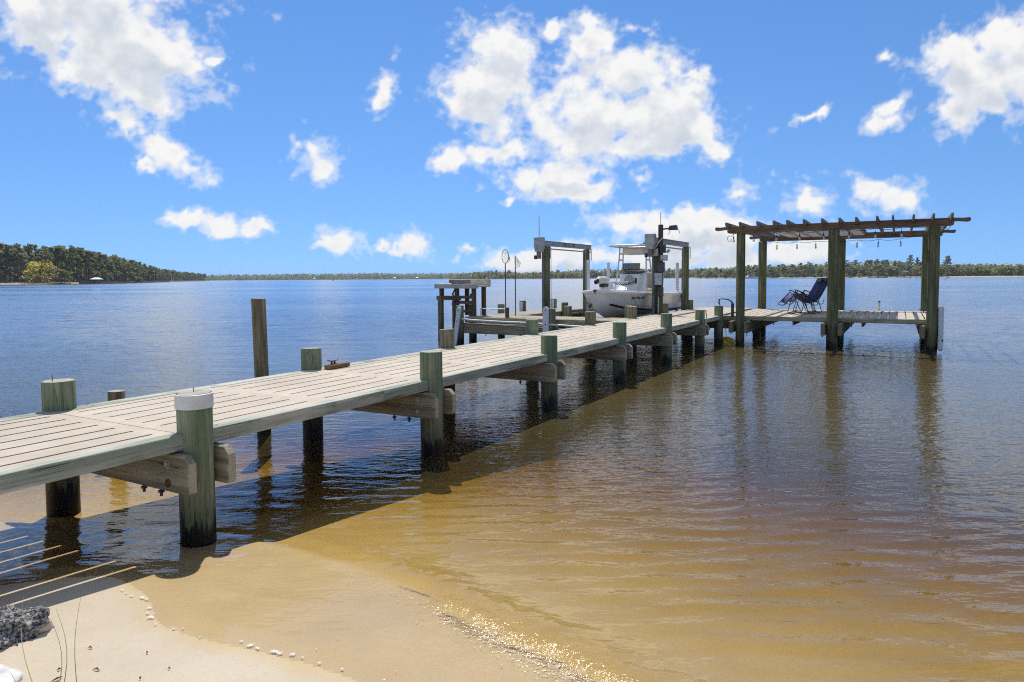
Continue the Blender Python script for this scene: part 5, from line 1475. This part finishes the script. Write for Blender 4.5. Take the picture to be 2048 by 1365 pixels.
# foam bubbles along the wash edge; foam and glint beads on the little wave
m, n, out = newmat("foam")
d = N(n,"ShaderNodeBsdfDiffuse",Color=(0.86,0.86,0.84,1)); g = N(n,"ShaderNodeBsdfGlossy",Roughness=0.12); tr = n.nodes.new("ShaderNodeBsdfTransparent")
mx = N(n,"ShaderNodeMixShader",Fac=0.12); m2 = N(n,"ShaderNodeMixShader",Fac=0.42)
L(n,d.outputs[0],mx.inputs[1]); L(n,g.outputs[0],mx.inputs[2]); L(n,mx.outputs[0],m2.inputs[1]); L(n,tr.outputs[0],m2.inputs[2]); L(n,m2.outputs[0],out.inputs[0])
b = MB(); r_ = random.Random(8)
def bubble(x, y, z, r):
    b.lathe([(r,0.0),(r*0.86,r*0.22),(r*0.5,r*0.38),(r*0.02,r*0.44)], 8, (x,y,z))
def cluster(x, y, sp, k, rmax):
    for _ in range(k):
        a = r_.uniform(0,6.28); q = sp*math.sqrt(r_.random())
        bubble(x+q*math.cos(a)*1.3, y+q*math.sin(a)*0.7, ground(x,y)+0.008, r_.uniform(0.25,1.0)**2*rmax*0.8+0.0012)
def patch(x, y, r):      # a flattened raft of froth with small bubbles round its rim
    z = ground(x,y)+0.0085; n_ = 12; vs = []; ph = r_.uniform(0,6.28); st_ = r_.uniform(1.1,1.7); ro = r_.uniform(-.5,.2)
    for f, h in ((1.0,0.0),(0.88,0.0009),(0.6,0.0014)):
        for k in range(n_):
            a = 2*math.pi*k/n_; q = r*f*(1+0.22*math.sin(2*a+ph)+0.14*math.sin(5*a+ph*2)+r_.uniform(-.06,.06))
            u_, v_ = q*math.cos(a)*st_, q*math.sin(a)
            vs.append((x+u_*math.cos(ro)-v_*math.sin(ro), y+u_*math.sin(ro)+v_*math.cos(ro), z+h))
    vs.append((x,y,z+0.0015))
    fs = [(i_*n_+k, i_*n_+(k+1)%n_, (i_+1)*n_+(k+1)%n_, (i_+1)*n_+k) for i_ in range(2) for k in range(n_)] + [(2*n_+k, 2*n_+(k+1)%n_, 3*n_) for k in range(n_)]
    b.add(vs, fs)
    for _ in range(int(4+r*500)):
        a = r_.uniform(0,6.28); q = r*r_.uniform(0.5,1.5)
        bubble(x+q*math.cos(a)*1.3, y+q*math.sin(a), z+0.001, r_.uniform(0.0012,0.003))
for (x,y,r) in ((-1.94,3.31,.006),(-1.90,3.28,.004),(-1.86,3.25,.006),(-1.80,3.235,.010),(-1.77,3.22,.008),(-1.71,3.13,.008),(-1.69,3.08,.008),(-1.655,3.04,.013),(-1.60,2.98,.004),(-1.5,2.94,.005),(-1.46,2.945,.003),(-1.35,2.87,.003),(-1.16,2.835,.005),(-1.11,2.80,.012),(-1.07,2.775,.009),(-0.99,2.75,.014),(-0.965,2.735,.010),(-0.91,2.73,.010),(-0.86,2.705,.005),(-0.78,2.665,.006),(-0.68,2.62,.005),(-.5,2.55,.004)):
    patch(x,y,r*0.85)
for _ in range(40):      # stray bubbles floating on the wash
    x = r_.uniform(-2.2,0.3); f = r_.uniform(0.05,0.9)
    y = 3.4-0.52*(x+2.2)+f*0.75
    bubble(x, y, ground(x,y)+0.010, r_.uniform(0.001,0.0034))
for _ in range(420):     # white beads along the breaking crest: foam, and sun glints set as bubbles
    f = r_.random()**0.7; i = int(f*6.99); P_ = [(-1.0,3.76),(-.7,3.56),(-.47,3.37),(-.16,3.07),(.11,2.81),(.34,2.61),(.75,2.24),(1.1,1.9)]
    g_ = f*6.99-i; x = P_[i][0]*(1-g_)+P_[i+1][0]*g_; y = P_[i][1]*(1-g_)+P_[i+1][1]*g_
    o_ = r_.gauss(-0.07, 0.075)*(0.4+f); x += o_*0.7; y += o_*0.7
    if math.sin(x*31+y*17)+math.sin(x*13-y*23) < r_.uniform(-1.2,1.2): continue
    zz = max(ground(x,y)+0.012, 0.02*math.exp(-((o_-0.05)/0.15)**2)*f + 0.004)
    bubble(x, y, zz, r_.uniform(0.0012,0.0036)*(0.6+f))
tag(b.build("sea_foam", m, smooth=True), "white foam bubbles strung along the edge of the wash, with white beads for foam and sun glints on the little wave", "foam", kind='stuff')

# ------------------------------------------------------------------ a little air between here and the far shores
m, n, out = newmat("haze")
pv = N(n, "ShaderNodeVolumePrincipled", Density=0.00013)
pv.inputs["Color"].default_value = (0.72,0.84,1.0,1)
pv.inputs["Anisotropy"].default_value = 0.0
L(n, pv.outputs[0], out.inputs["Volume"])
tag(MB().box(-4600,4600,-450,6100,-2.2,34).build("haze", m), "thin blue haze over the river", kind='stuff')
